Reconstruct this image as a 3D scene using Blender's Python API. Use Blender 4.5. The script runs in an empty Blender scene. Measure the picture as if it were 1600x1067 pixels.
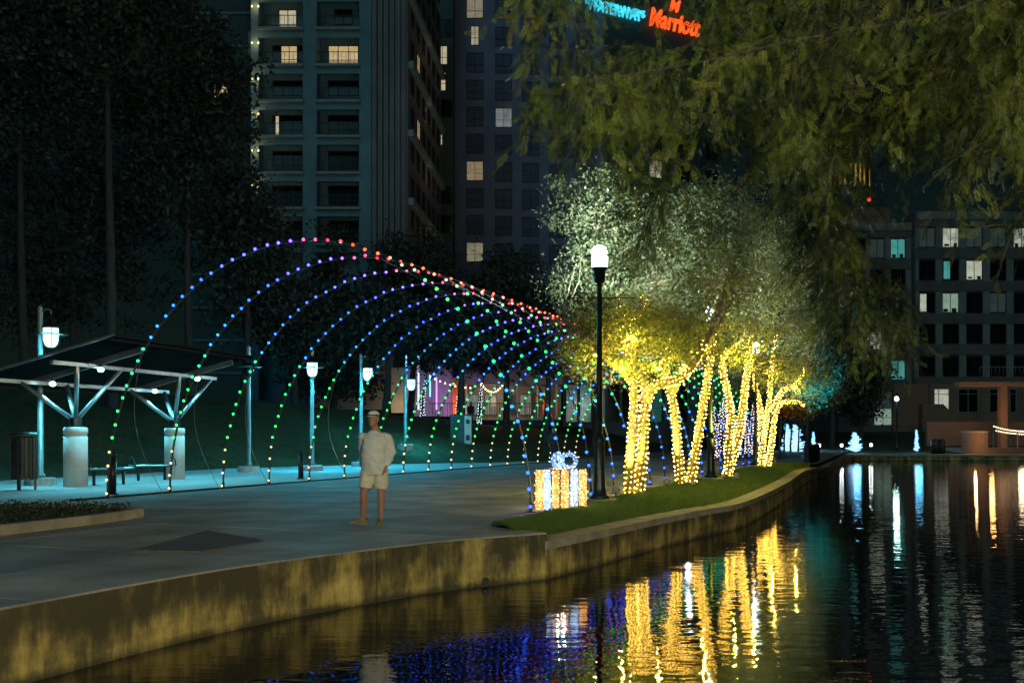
import bpy, math, random
import numpy as np
from mathutils import Vector, Matrix, noise as mnoise

random.seed(11)
RNG = np.random.default_rng(11)
SC = bpy.context.scene
COL = SC.collection
PI = math.pi

# ------------------------------------------------------------------ camera
FPX, HZ, EYE = 1530.0, 678.0, 1.43          # focal length in photo pixels, horizon row, eye height
cam_data = bpy.data.cameras.new('camera')
cam_data.sensor_width = 36.0
cam_data.lens = FPX / 1600 * 36
cam_data.shift_y = (HZ - 533.5) / 1600
cam_data.clip_end = 3000
cam_data.dof.use_dof = True
cam_data.dof.focus_distance = 22
cam_data.dof.aperture_fstop = 2.0
cam = bpy.data.objects.new('camera', cam_data)
cam.location = (0, 0, EYE)
cam.rotation_euler = (PI / 2, 0, 0)
COL.objects.link(cam)
SC.camera = cam

# ------------------------------------------------------------------ night sky and moon-weak sun
world = bpy.data.worlds.new('World')
SC.world = world
world.use_nodes = True
wn = world.node_tree
bg = wn.nodes['Background']
sky = wn.nodes.new('ShaderNodeTexSky')
sky.sky_type = 'NISHITA'
sky.sun_disc = False
SUN_EL, SUN_AZ = math.radians(28), math.radians(200)
sky.sun_elevation = SUN_EL
sky.sun_rotation = SUN_AZ
tint = wn.nodes.new('ShaderNodeMix'); tint.data_type = 'RGBA'; tint.blend_type = 'MULTIPLY'; tint.inputs['Factor'].default_value = 1.0
tint.inputs['B'].default_value = (0.55, 1.0, 0.80, 1)      # city glow: a greenish night sky
wn.links.new(sky.outputs[0], tint.inputs['A']); wn.links.new(tint.outputs['Result'], bg.inputs[0])
bg.inputs[1].default_value = 0.0016
sun_data = bpy.data.lights.new('sun', 'SUN')
sun_data.energy = 0.23
sun_data.angle = math.radians(30)
sun_data.color = (0.30, 0.80, 1.0)
sun = bpy.data.objects.new('sun', sun_data)
sd = Vector((math.sin(SUN_AZ) * math.cos(SUN_EL), math.cos(SUN_AZ) * math.cos(SUN_EL), math.sin(SUN_EL)))
sun.rotation_euler = (-sd).to_track_quat('-Z', 'Y').to_euler()
COL.objects.link(sun)
SC.view_settings.view_transform = 'Standard'
SC.view_settings.look = 'None'
SC.view_settings.exposure = 0.0
SC.view_settings.gamma = 1.0
SC.view_settings.use_curve_mapping = False
SC.render.engine = 'CYCLES'
SC.cycles.use_denoising = True
SC.cycles.use_light_tree = True
SC.cycles.sample_clamp_indirect = 5.0
SC.cycles.max_bounces = 5
SC.cycles.adaptive_threshold = 0.02
SC.cycles.transparent_max_bounces = 16
SC.cycles.caustics_reflective = False
SC.cycles.caustics_refractive = False

# ------------------------------------------------------------------ coordinates
def at(px, py, Y):
    return Vector(((px - 800) * Y / FPX, Y, EYE + (HZ - py) * Y / FPX))
def onground(px, py, z=0.0):
    Y = FPX * (EYE - z) / (py - HZ)
    return Vector(((px - 800) * Y / FPX, Y, z))
AX, AY = -9.04, 21.9
UX, UY = 0.365, 0.931
_l = math.hypot(UX, UY); UX /= _l; UY /= _l
NX, NY = -UY, UX
def tv(t, v, z=0.0):
    return Vector((AX + UX * t + NX * v, AY + UY * t + NY * v, z))
def to_tv(x, y):
    dx, dy = x - AX, y - AY
    return dx * UX + dy * UY, dx * NX + dy * NY
PATH_ROT = math.atan2(UY, UX)

# ------------------------------------------------------------------ materials
MATS = {}
def new_mat(name):
    m = bpy.data.materials.new(name); m.use_nodes = True
    MATS[name] = m
    nt = m.node_tree
    return m, nt, nt.nodes['Principled BSDF']
def N(nt, kind, **kw):
    n = nt.nodes.new(kind)
    for k, v in kw.items():
        if k in n.inputs: n.inputs[k].default_value = v
        else: setattr(n, k, v)
    return n
def mat(name, c1, c2=None, scale=3.0, rough=0.7, bump=0.0, bscale=40.0, metal=0.0, spec=0.4, stretch=(1, 1, 1), detail=6):
    m, nt, b = new_mat(name)
    c2 = c2 or tuple(x * 0.8 for x in c1)
    tc = N(nt, 'ShaderNodeTexCoord'); mp = N(nt, 'ShaderNodeMapping'); mp.inputs['Scale'].default_value = stretch
    nt.links.new(tc.outputs['Object'], mp.inputs[0])
    nz = N(nt, 'ShaderNodeTexNoise', Scale=scale, Detail=detail); nt.links.new(mp.outputs[0], nz.inputs['Vector'])
    cr = N(nt, 'ShaderNodeValToRGB')
    cr.color_ramp.elements[0].position = 0.33; cr.color_ramp.elements[1].position = 0.67
    cr.color_ramp.elements[0].color = (*c2, 1); cr.color_ramp.elements[1].color = (*c1, 1)
    nt.links.new(nz.outputs[0], cr.inputs[0]); nt.links.new(cr.outputs[0], b.inputs['Base Color'])
    b.inputs['Roughness'].default_value = rough; b.inputs['Metallic'].default_value = metal
    b.inputs['Specular IOR Level'].default_value = spec
    if bump:
        n2 = N(nt, 'ShaderNodeTexNoise', Scale=bscale, Detail=5); nt.links.new(mp.outputs[0], n2.inputs['Vector'])
        bp = N(nt, 'ShaderNodeBump', Strength=bump, Distance=0.02); nt.links.new(n2.outputs[0], bp.inputs['Height'])
        nt.links.new(bp.outputs[0], b.inputs['Normal'])
    return m
def emis(name, col, s):
    m, nt, b = new_mat(name)
    b.inputs['Base Color'].default_value = (*[min(1, x) * 0.5 for x in col], 1)
    b.inputs['Emission Color'].default_value = (*col, 1)
    b.inputs['Emission Strength'].default_value = s
    return m
def leafmat(name, c1, c2, trans=0.35, clump=0):
    m, nt, b = new_mat(name)
    geo = N(nt, 'ShaderNodeNewGeometry')
    cr = N(nt, 'ShaderNodeValToRGB')
    cr.color_ramp.elements[0].color = (*c1, 1); cr.color_ramp.elements[1].color = (*c2, 1)
    if clump:
        tc = N(nt, 'ShaderNodeTexCoord'); nz = N(nt, 'ShaderNodeTexNoise', Scale=clump, Detail=4); nt.links.new(tc.outputs['Object'], nz.inputs['Vector'])
        cr.color_ramp.elements[0].position = 0.42; cr.color_ramp.elements[1].position = 0.64
        k = cr.color_ramp.elements.new(0.74); k.color = (0.20, 0.15, 0.03, 1)
        nt.links.new(nz.outputs[0], cr.inputs[0])
    else: nt.links.new(geo.outputs['Random Per Island'], cr.inputs[0])
    d = N(nt, 'ShaderNodeBsdfPrincipled', Roughness=0.55); d.inputs['Specular IOR Level'].default_value = 0.3
    t = N(nt, 'ShaderNodeBsdfTranslucent'); mx = N(nt, 'ShaderNodeMixShader'); mx.inputs[0].default_value = trans
    nt.links.new(cr.outputs[0], d.inputs['Base Color']); nt.links.new(cr.outputs[0], t.inputs[0])
    nt.links.new(d.outputs[0], mx.inputs[1]); nt.links.new(t.outputs[0], mx.inputs[2])
    nt.links.new(mx.outputs[0], nt.nodes['Material Output'].inputs[0])
    nt.nodes.remove(b)
    return m

mat('path_concrete', (0.34, 0.33, 0.32), (0.17, 0.165, 0.16), 0.9, 0.7, 0.5, 45, detail=11)
_m = MATS['path_concrete']; _nt = _m.node_tree; _b = _nt.nodes['Principled BSDF']
_src = _b.inputs['Base Color'].links[0].from_socket            # each slab was poured a slightly different grey
_oi = N(_nt, 'ShaderNodeObjectInfo'); _mr = N(_nt, 'ShaderNodeMapRange'); _mr.inputs['To Min'].default_value = 0.80; _mr.inputs['To Max'].default_value = 1.16
_nt.links.new(_oi.outputs['Random'], _mr.inputs['Value'])
_tc = N(_nt, 'ShaderNodeTexCoord'); _n2 = N(_nt, 'ShaderNodeTexNoise', Scale=24.0, Detail=7); _nt.links.new(_tc.outputs['Object'], _n2.inputs['Vector'])
_m2 = N(_nt, 'ShaderNodeMapRange'); _m2.inputs['From Min'].default_value = 0.3; _m2.inputs['From Max'].default_value = 0.7; _m2.inputs['To Min'].default_value = 0.8; _m2.inputs['To Max'].default_value = 1.15
_nt.links.new(_n2.outputs[0], _m2.inputs['Value'])
_mu = N(_nt, 'ShaderNodeMath', operation='MULTIPLY'); _nt.links.new(_mr.outputs[0], _mu.inputs[0]); _nt.links.new(_m2.outputs[0], _mu.inputs[1])
_vm = N(_nt, 'ShaderNodeVectorMath', operation='SCALE'); _nt.links.new(_src, _vm.inputs[0]); _nt.links.new(_mu.outputs[0], _vm.inputs['Scale'])
_nt.links.new(_vm.outputs[0], _b.inputs['Base Color'])
mat('path_base', (0.018, 0.017, 0.016), None, 3, 0.95, spec=0.05)
mat('pad_concrete', (0.50, 0.49, 0.48), (0.36, 0.355, 0.35), 9, 0.85, 0.4, 50)
mat('dark_patch', (0.12, 0.12, 0.12), (0.075, 0.075, 0.08), 8, 0.9, 0.3, 80)
mat('earth', (0.05, 0.04, 0.03), None, 2, 0.95)
mat('lawn', (0.055, 0.072, 0.028), (0.03, 0.042, 0.017), 1.4, 0.95, 0.8, 60)
mat('bedsoil', (0.07, 0.12, 0.03), (0.04, 0.07, 0.018), 6, 0.95, 0.6, 60)
mat('column_stone', (0.58, 0.56, 0.53), (0.47, 0.455, 0.43), 22, 0.85, 0.3, 90)
mat('dark_metal', (0.035, 0.04, 0.042), (0.02, 0.024, 0.026), 5, 0.38, 0, 40, 0.6)
mat('green_metal', (0.03, 0.05, 0.05), (0.02, 0.03, 0.03), 5, 0.35, 0, 40, 0.5)
mat('steel', (0.42, 0.45, 0.46), (0.30, 0.33, 0.34), 3, 0.32, 0, 40, 0.85)
mat('grey_post', (0.22, 0.26, 0.26), (0.16, 0.19, 0.19), 3, 0.45, 0, 40, 0.4)
m_, nt_, b_ = new_mat('roofsheet'); d_ = N(nt_, 'ShaderNodeBsdfDiffuse'); d_.inputs[0].default_value = (0.012, 0.015, 0.016, 1)
nt_.links.new(d_.outputs[0], nt_.nodes['Material Output'].inputs[0]); nt_.nodes.remove(b_)
mat('footing', (0.45, 0.43, 0.40), (0.33, 0.31, 0.29), 8, 0.85, 0.3, 60)
mat('bark_dark', (0.055, 0.045, 0.04), (0.03, 0.025, 0.02), 8, 0.95, 0.8, 25, stretch=(1, 1, 0.25))
mat('bark_birch', (0.30, 0.24, 0.17), (0.16, 0.12, 0.08), 10, 0.9, 0.7, 30, stretch=(1, 1, 0.4))
mat('wire', (0.02, 0.03, 0.02), None, 3, 0.6)
mat('arch_tube', (0.10, 0.12, 0.12), (0.06, 0.075, 0.075), 3, 0.35, 0, 40, 0.6)
mat('hotel_wall', (0.16, 0.30, 0.35), (0.12, 0.23, 0.28), 0.6, 0.9, 0.3, 6)
mat('hotel_rib', (0.22, 0.22, 0.235), (0.17, 0.17, 0.185), 0.6, 0.9)
mat('hotel_dark', (0.08, 0.13, 0.13), (0.06, 0.10, 0.10), 0.5, 0.9)
mat('hotel_wing', (0.23, 0.26, 0.38), (0.18, 0.20, 0.31), 0.5, 0.9)
mat('ledge', (0.27, 0.36, 0.37), (0.21, 0.28, 0.29), 1, 0.85)
mat('office_wall', (0.16, 0.145, 0.135), (0.11, 0.10, 0.095), 0.6, 0.9)
mat('office_pier', (0.26, 0.25, 0.24), (0.20, 0.19, 0.185), 0.6, 0.9)
mat('frame_dark', (0.03, 0.033, 0.035), None, 3, 0.5)
mat('frame_pale', (0.35, 0.36, 0.36), None, 3, 0.6)
mat('cream', (0.55, 0.48, 0.36), (0.45, 0.39, 0.29), 1, 0.85)
mat('plaster', (0.34, 0.31, 0.36), (0.27, 0.25, 0.29), 1, 0.85)
mat('white_trim', (0.75, 0.74, 0.72), (0.65, 0.64, 0.62), 2, 0.7)
mat('ut_green', (0.03, 0.06, 0.05), (0.02, 0.04, 0.035), 3, 0.5)
mat('ut_pale', (0.55, 0.52, 0.46), (0.45, 0.43, 0.38), 6, 0.6)
mat('skin', (0.36, 0.20, 0.14), (0.30, 0.16, 0.11), 12, 0.55)
mat('shirt', (0.66, 0.67, 0.66), (0.54, 0.55, 0.54), 7, 0.9, 0.25, 30)
mat('shorts', (0.66, 0.62, 0.50), (0.57, 0.53, 0.42), 7, 0.9, 0.25, 30)
mat('cap', (0.70, 0.70, 0.68), None, 6, 0.85)
mat('cap_dark', (0.05, 0.05, 0.055), None, 6, 0.8)
mat('shoe', (0.19, 0.16, 0.08), (0.13, 0.11, 0.055), 12, 0.8)
mat('sole', (0.22, 0.2, 0.16), None, 12, 0.8)
mat('dark_cloth', (0.03, 0.035, 0.045), (0.02, 0.023, 0.03), 9, 0.9)
mat('hair', (0.05, 0.04, 0.03), None, 9, 0.8)
mat('bin_metal', (0.05, 0.055, 0.055), (0.03, 0.034, 0.034), 4, 0.4, 0, 40, 0.5)
mat('yellow_stake', (0.6, 0.4, 0.03), None, 5, 0.6)
mat('orange_fabric', (0.75, 0.25, 0.04), (0.6, 0.18, 0.03), 3, 0.9)
mat('glass_dark', (0.008, 0.011, 0.012), None, 1, 0.12, spec=0.25)
leafmat('birch_leaf', (0.085, 0.115, 0.05), (0.20, 0.215, 0.11), 0.4)
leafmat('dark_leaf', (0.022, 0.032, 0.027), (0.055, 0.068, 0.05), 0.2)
leafmat('rust_leaf', (0.25, 0.08, 0.02), (0.4, 0.16, 0.04), 0.4)
leafmat('cypress_leaf', (0.008, 0.020, 0.004), (0.165, 0.215, 0.032), 0.3, 1.7)
leafmat('grass_blade', (0.08, 0.145, 0.028), (0.17, 0.26, 0.055), 0.3)
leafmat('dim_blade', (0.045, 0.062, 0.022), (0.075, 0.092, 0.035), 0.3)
leafmat('ground_cover', (0.02, 0.03, 0.015), (0.05, 0.065, 0.03), 0.2)

def brick_mat(name, c1, c2, mortar, scale):
    m, nt, b = new_mat(name)
    tc = N(nt, 'ShaderNodeTexCoord'); mp = N(nt, 'ShaderNodeMapping'); mp.inputs['Rotation'].default_value = (PI / 2, 0, 0)
    br = N(nt, 'ShaderNodeTexBrick', Scale=scale); br.inputs['Color1'].default_value = (*c1, 1)
    br.inputs['Color2'].default_value = (*c2, 1); br.inputs['Mortar'].default_value = (*mortar, 1)
    nt.links.new(tc.outputs['Object'], mp.inputs[0]); nt.links.new(mp.outputs[0], br.inputs[0])
    nt.links.new(br.outputs[0], b.inputs['Base Color']); b.inputs['Roughness'].default_value = 0.9
brick_mat('brick_grey', (0.24, 0.19, 0.18), (0.30, 0.24, 0.22), (0.35, 0.32, 0.3), 2.2)
brick_mat('brick_red', (0.24, 0.11, 0.07), (0.30, 0.15, 0.09), (0.3, 0.25, 0.2), 2.2)

def wall_mat():
    m, nt, b = new_mat('canal_concrete')
    tc = N(nt, 'ShaderNodeTexCoord')
    m1 = N(nt, 'ShaderNodeMapping'); m1.inputs['Scale'].default_value = (2.0, 2.0, 0.5)
    m2 = N(nt, 'ShaderNodeMapping'); m2.inputs['Scale'].default_value = (1, 1, 1.3)
    nt.links.new(tc.outputs['Object'], m1.inputs[0]); nt.links.new(tc.outputs['Object'], m2.inputs[0])
    n1 = N(nt, 'ShaderNodeTexNoise', Scale=1.6, Detail=9, Roughness=0.68); nt.links.new(m1.outputs[0], n1.inputs['Vector'])
    n2 = N(nt, 'ShaderNodeTexNoise', Scale=1.1, Detail=8, Roughness=0.62); nt.links.new(m2.outputs[0], n2.inputs['Vector'])
    sep = N(nt, 'ShaderNodeSeparateXYZ'); nt.links.new(tc.outputs['Object'], sep.inputs[0])
    # algae that hangs from the rim in ragged streaks, a tide mark at the waterline
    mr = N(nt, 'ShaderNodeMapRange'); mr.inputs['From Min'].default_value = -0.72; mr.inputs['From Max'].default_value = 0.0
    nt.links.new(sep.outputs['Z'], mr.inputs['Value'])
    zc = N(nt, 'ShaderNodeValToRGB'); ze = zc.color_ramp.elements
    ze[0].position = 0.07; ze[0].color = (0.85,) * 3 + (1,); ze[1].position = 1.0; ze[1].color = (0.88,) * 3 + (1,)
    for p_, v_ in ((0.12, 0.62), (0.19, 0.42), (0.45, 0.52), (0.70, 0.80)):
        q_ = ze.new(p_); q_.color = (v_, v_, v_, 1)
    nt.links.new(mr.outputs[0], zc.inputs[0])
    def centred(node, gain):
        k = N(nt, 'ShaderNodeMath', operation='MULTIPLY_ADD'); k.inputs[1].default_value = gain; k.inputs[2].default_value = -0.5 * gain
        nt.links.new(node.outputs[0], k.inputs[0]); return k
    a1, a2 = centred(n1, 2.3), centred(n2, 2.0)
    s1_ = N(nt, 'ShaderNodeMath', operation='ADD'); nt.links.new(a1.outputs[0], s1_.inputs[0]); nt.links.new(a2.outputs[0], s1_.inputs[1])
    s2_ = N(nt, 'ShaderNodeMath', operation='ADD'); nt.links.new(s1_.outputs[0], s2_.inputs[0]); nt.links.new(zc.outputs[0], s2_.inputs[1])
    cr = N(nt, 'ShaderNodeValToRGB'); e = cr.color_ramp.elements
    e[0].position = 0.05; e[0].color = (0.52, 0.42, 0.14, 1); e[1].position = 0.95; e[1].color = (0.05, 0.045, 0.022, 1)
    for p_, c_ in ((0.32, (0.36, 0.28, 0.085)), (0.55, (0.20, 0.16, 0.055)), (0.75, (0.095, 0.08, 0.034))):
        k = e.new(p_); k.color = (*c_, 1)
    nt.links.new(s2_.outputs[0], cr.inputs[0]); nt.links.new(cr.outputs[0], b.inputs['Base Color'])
    n3 = N(nt, 'ShaderNodeTexNoise', Scale=28, Detail=6); nt.links.new(tc.outputs['Object'], n3.inputs['Vector'])
    bp = N(nt, 'ShaderNodeBump', Strength=0.5, Distance=0.02); nt.links.new(n3.outputs[0], bp.inputs['Height'])
    nt.links.new(bp.outputs[0], b.inputs['Normal']); b.inputs['Roughness'].default_value = 0.9
wall_mat()
mat('coping', (0.36, 0.33, 0.27), (0.22, 0.20, 0.16), 3, 0.85, 0.4, 40)

def water_mat():
    m, nt, b = new_mat('water')
    b.inputs['Base Color'].default_value = (0.006, 0.009, 0.009, 1)
    b.inputs['Roughness'].default_value = 0.02; b.inputs['IOR'].default_value = 1.5
    b.inputs['Specular IOR Level'].default_value = 0.75
    tc = N(nt, 'ShaderNodeTexCoord')
    def wave(scale, st, rot, detail):
        mp = N(nt, 'ShaderNodeMapping'); mp.inputs['Scale'].default_value = st; mp.inputs['Rotation'].default_value = (0, 0, rot)
        nt.links.new(tc.outputs['Object'], mp.inputs[0])
        n = N(nt, 'ShaderNodeTexNoise', Scale=scale, Detail=detail, Roughness=0.5); nt.links.new(mp.outputs[0], n.inputs['Vector'])
        return n
    a = wave(2.6, (0.55, 1.5, 1), 0.15, 2); c = wave(8.5, (0.6, 1.5, 1), -0.2, 2)
    mx = N(nt, 'ShaderNodeMath', operation='MULTIPLY_ADD'); mx.inputs[1].default_value = 0.22
    nt.links.new(c.outputs[0], mx.inputs[0]); nt.links.new(a.outputs[0], mx.inputs[2])
    bp = N(nt, 'ShaderNodeBump', Strength=0.5, Distance=0.015); nt.links.new(mx.outputs[0], bp.inputs['Height'])
    nt.links.new(bp.outputs[0], b.inputs['Normal'])
water_mat()

def litpane(name, col, s, stripes=9.0, contrast=0.5):
    m, nt, b = new_mat(name)
    tc = N(nt, 'ShaderNodeTexCoord')
    w = N(nt, 'ShaderNodeTexWave', Scale=stripes, Distortion=1.5); w.wave_type = 'BANDS'; w.bands_direction = 'X'
    nt.links.new(tc.outputs['Object'], w.inputs[0])
    nz = N(nt, 'ShaderNodeTexNoise', Scale=1.3, Detail=2); nt.links.new(tc.outputs['Object'], nz.inputs['Vector'])
    mm = N(nt, 'ShaderNodeMath', operation='MULTIPLY'); nt.links.new(w.outputs[1], mm.inputs[0]); nt.links.new(nz.outputs[0], mm.inputs[1])
    mr = N(nt, 'ShaderNodeMapRange'); mr.inputs['To Min'].default_value = s * (1 - contrast); mr.inputs['To Max'].default_value = s * 1.5
    mr.inputs['From Max'].default_value = 0.6
    nt.links.new(mm.outputs[0], mr.inputs['Value'])
    b.inputs['Base Color'].default_value = (0.03, 0.03, 0.03, 1); b.inputs['Roughness'].default_value = 0.15
    b.inputs['Emission Color'].default_value = (*col, 1); nt.links.new(mr.outputs[0], b.inputs['Emission Strength'])
litpane('pane_warm', (1.0, 0.72, 0.34), 0.55)
litpane('pane_cream', (1.0, 0.86, 0.55), 0.5)
litpane('pane_teal', (0.12, 0.62, 0.55), 0.45)
litpane('pane_sea', (0.08, 0.40, 0.34), 0.16)
litpane('pane_soft', (0.85, 0.80, 0.62), 0.2)
litpane('pane_green', (0.55, 0.80, 0.62), 0.38)
litpane('pane_white', (0.85, 0.90, 0.72), 0.5)
litpane('pane_dim', (0.20, 0.32, 0.30), 0.10)
litpane('pane_yellow', (1.0, 0.62, 0.10), 0.6)

# ------------------------------------------------------------------ mesh helpers
def baked(o):
    """mesh of an object with its modifiers applied, evaluated in a scratch scene"""
    sc2 = bpy.data.scenes.new('scratch'); sc2.collection.objects.link(o); vl = sc2.view_layers[0]; vl.update()
    me = bpy.data.meshes.new_from_object(o.evaluated_get(vl.depsgraph)); bpy.data.objects.remove(o); bpy.data.scenes.remove(sc2)
    return me
class MB:
    def __init__(s): s.v = []; s.f = []
    def add(s, vs, fs):
        o = len(s.v); s.v += [tuple(x) for x in vs]; s.f += [tuple(i + o for i in f) for f in fs]; return s
    def box(s, c, d, rz=0.0, M=None):
        x, y, z = [k / 2 for k in d]
        vs = [Vector(p) for p in ((-x, -y, -z), (x, -y, -z), (x, y, -z), (-x, y, -z), (-x, -y, z), (x, -y, z), (x, y, z), (-x, y, z))]
        if M is not None: vs = [M @ p for p in vs]
        elif rz:
            r = Matrix.Rotation(rz, 3, 'Z'); vs = [r @ p for p in vs]
        c = Vector(c)
        return s.add([p + c for p in vs], [(0, 3, 2, 1), (4, 5, 6, 7), (0, 1, 5, 4), (1, 2, 6, 5), (2, 3, 7, 6), (3, 0, 4, 7)])
    def bar(s, a, b, w, h=None):
        a, b = Vector(a), Vector(b); d = b - a; L = d.length
        if L < 1e-6: return s
        q = d.to_track_quat('X', 'Z').to_matrix()
        return s.box((a + b) / 2, (L, w, h or w), M=q)
    def tube(s, pts, rad, n=8, cap=True):
        pts = [Vector(p) for p in pts]
        if not isinstance(rad, (list, tuple)): rad = [rad] * len(pts)
        vs = []; ref = None
        for i, p in enumerate(pts):
            d = (pts[min(i + 1, len(pts) - 1)] - pts[max(i - 1, 0)])
            d = d.normalized() if d.length > 1e-9 else Vector((0, 0, 1))
            if ref is None:
                ref = Vector((1, 0, 0)) if abs(d.x) < 0.8 else Vector((0, 1, 0))
            a = (ref - d * ref.dot(d)); a = a.normalized() if a.length > 1e-6 else d.orthogonal().normalized()
            ref = a; b = d.cross(a)
            r = rad[i]; rx, ry = (r if isinstance(r, tuple) else (r, r))
            for k in range(n):
                t = 2 * PI * k / n
                vs.append(p + a * math.cos(t) * rx + b * math.sin(t) * ry)
        fs = []
        for i in range(len(pts) - 1):
            for k in range(n):
                k2 = (k + 1) % n
                fs.append((i * n + k, i * n + k2, (i + 1) * n + k2, (i + 1) * n + k))
        if cap:
            fs.append(tuple(reversed(range(n)))); fs.append(tuple((len(pts) - 1) * n + k for k in range(n)))
        return s.add(vs, fs)
    def lathe(s, prof, c=(0, 0, 0), n=16):
        c = Vector(c); vs = []; fs = []
        for r, z in prof:
            for k in range(n):
                t = 2 * PI * k / n; vs.append(c + Vector((r * math.cos(t), r * math.sin(t), z)))
        for i in range(len(prof) - 1):
            for k in range(n):
                k2 = (k + 1) % n; fs.append((i * n + k, i * n + k2, (i + 1) * n + k2, (i + 1) * n + k))
        fs.append(tuple(reversed(range(n)))); fs.append(tuple((len(prof) - 1) * n + k for k in range(n)))
        return s.add(vs, fs)
    def ell(s, c, r, n=12, m=8, M=None):
        c = Vector(c); vs = []; fs = []
        for i in range(m + 1):
            ph = PI * i / m
            for k in range(n):
                t = 2 * PI * k / n
                p = Vector((r[0] * math.sin(ph) * math.cos(t), r[1] * math.sin(ph) * math.sin(t), -r[2] * math.cos(ph)))
                vs.append(c + (M @ p if M is not None else p))
        for i in range(m):
            for k in range(n):
                k2 = (k + 1) % n; fs.append((i * n + k, i * n + k2, (i + 1) * n + k2, (i + 1) * n + k))
        return s.add(vs, fs)
    def prism(s, poly, z0, z1):
        n = len(poly); a = sum(poly[i][0] * poly[(i + 1) % n][1] - poly[(i + 1) % n][0] * poly[i][1] for i in range(n))
        if a < 0: poly = list(reversed(poly))
        vs = [(p[0], p[1], z0) for p in poly] + [(p[0], p[1], z1) for p in poly]
        fs = [tuple(reversed(range(n))), tuple(range(n, 2 * n))] + [(i, (i + 1) % n, n + (i + 1) % n, n + i) for i in range(n)]
        return s.add(vs, fs)
    def mesh(s, name, m, smooth=False, off=None):
        me = bpy.data.meshes.new(name)
        v = s.v if off is None else [(p[0] - off[0], p[1] - off[1], p[2] - off[2]) for p in s.v]
        me.from_pydata(v, [], s.f); me.update()
        if m: me.materials.append(MATS[m])
        if smooth: me.polygons.foreach_set('use_smooth', [True] * len(me.polygons))
        return me
WO = {}
def link(name, data, parent=None, loc=None):
    o = bpy.data.objects.new(name, data); COL.objects.link(o)
    if parent is not None: o.parent = parent
    if loc is not None: o.location = loc
    return o
def ob(name, mb, m, parent=None, smooth=False, world=True):
    """one mesh object; mb holds world coordinates unless world is False"""
    off = WO.get(parent.name, Vector((0, 0, 0))) if (parent is not None and world) else None
    me = mb if isinstance(mb, bpy.types.Mesh) else mb.mesh(name, m, smooth, off)
    o = link(name, me, parent)
    if parent is not None: WO[o.name] = WO.get(parent.name, Vector((0, 0, 0)))
    return o
def tag(o, label, cat, group=None):
    o['label'] = label; o['category'] = cat
    if group: o['group'] = group
    return o
def thing(name, label, cat, loc=(0, 0, 0), group=None):
    o = link(name, None); o.location = loc; o.empty_display_size = 0.2
    WO[o.name] = Vector(loc)
    return tag(o, label, cat, group)
def struct(name, mb, m, smooth=False):
    o = ob(name, mb, m, None, smooth); o['kind'] = 'structure'; return o
def light(name, loc, energy, color, radius=0.1, parent=None, spot=None, direction=None):
    d = bpy.data.lights.new(name, 'SPOT' if spot else 'POINT'); d.energy = energy; d.color = color; d.shadow_soft_size = radius
    o = link(name, d, parent)
    off = WO.get(parent.name, Vector((0, 0, 0))) if parent is not None else Vector((0, 0, 0))
    o.location = Vector(loc) - off
    if spot:
        d.spot_size = spot; d.spot_blend = 0.6
        o.rotation_euler = Vector(direction).to_track_quat('-Z', 'Y').to_euler()
    return o
def quads(name, V, m, parent=None, tri=False):
    """V: (n, k, 3) array of separate k-gons, world coordinates"""
    V = np.asarray(V, dtype=np.float32)
    if parent is not None: V = V - np.array(WO.get(parent.name, Vector((0, 0, 0))), dtype=np.float32)
    n, k = V.shape[0], V.shape[1]
    me = bpy.data.meshes.new(name)
    me.vertices.add(n * k); me.vertices.foreach_set('co', V.reshape(-1))
    me.loops.add(n * k); me.loops.foreach_set('vertex_index', np.arange(n * k, dtype=np.int32))
    me.polygons.add(n); me.polygons.foreach_set('loop_start', np.arange(0, n * k, k, dtype=np.int32))
    me.update(calc_edges=True); me.materials.append(MATS[m])
    o = link(name, me, parent)
    return o
def rand_dirs(n):
    d = RNG.normal(size=(n, 3)); return d / np.linalg.norm(d, axis=1, keepdims=True)
def leaves(centers, size, width=0.55, down=0.3):
    n = len(centers); d = rand_dirs(n); d[:, 2] -= down; d /= np.linalg.norm(d, axis=1, keepdims=True)
    s = np.cross(d, rand_dirs(n)); s /= np.linalg.norm(s, axis=1, keepdims=True) + 1e-9
    L = size * RNG.uniform(0.6, 1.3, (n, 1)); w = L * width / 2
    c = np.asarray(centers)
    return np.stack([c - d * L / 2, c + s * w, c + d * L / 2, c - s * w], axis=1)
def octas(P, r):
    """little octahedra as triangles (n*8,3,3)"""
    P = np.asarray(P); b = np.array([(1, 0, 0), (0, 1, 0), (-1, 0, 0), (0, -1, 0), (0, 0, 1), (0, 0, -1)], dtype=float)
    F = [(0, 1, 4), (1, 2, 4), (2, 3, 4), (3, 0, 4), (1, 0, 5), (2, 1, 5), (3, 2, 5), (0, 3, 5)]
    T = b[np.array(F)]
    return (P[:, None, None, :] + T[None] * r).reshape(-1, 3, 3)
def copy_tree(o, parent=None):
    c = o.copy(); COL.objects.link(c); c.parent = parent
    for ch in o.children: copy_tree(ch, c)
    return c
def clip_convex(poly, cell):
    out = list(poly)
    for i in range(len(cell)):
        a, b = cell[i], cell[(i + 1) % len(cell)]
        if not out: return out
        inp, out = out, []
        side = lambda p: (b[0] - a[0]) * (p[1] - a[1]) - (b[1] - a[1]) * (p[0] - a[0])
        for j in range(len(inp)):
            p, q = inp[j - 1], inp[j]; sp, sq = side(p), side(q)
            if (sp >= 0) != (sq >= 0):
                t = sp / (sp - sq); out.append((p[0] + (q[0] - p[0]) * t, p[1] + (q[1] - p[1]) * t))
            if sq >= 0: out.append(q)
    return out
def area(poly):
    return 0.5 * abs(sum(poly[i - 1][0] * poly[i][1] - poly[i][0] * poly[i - 1][1] for i in range(len(poly))))

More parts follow.
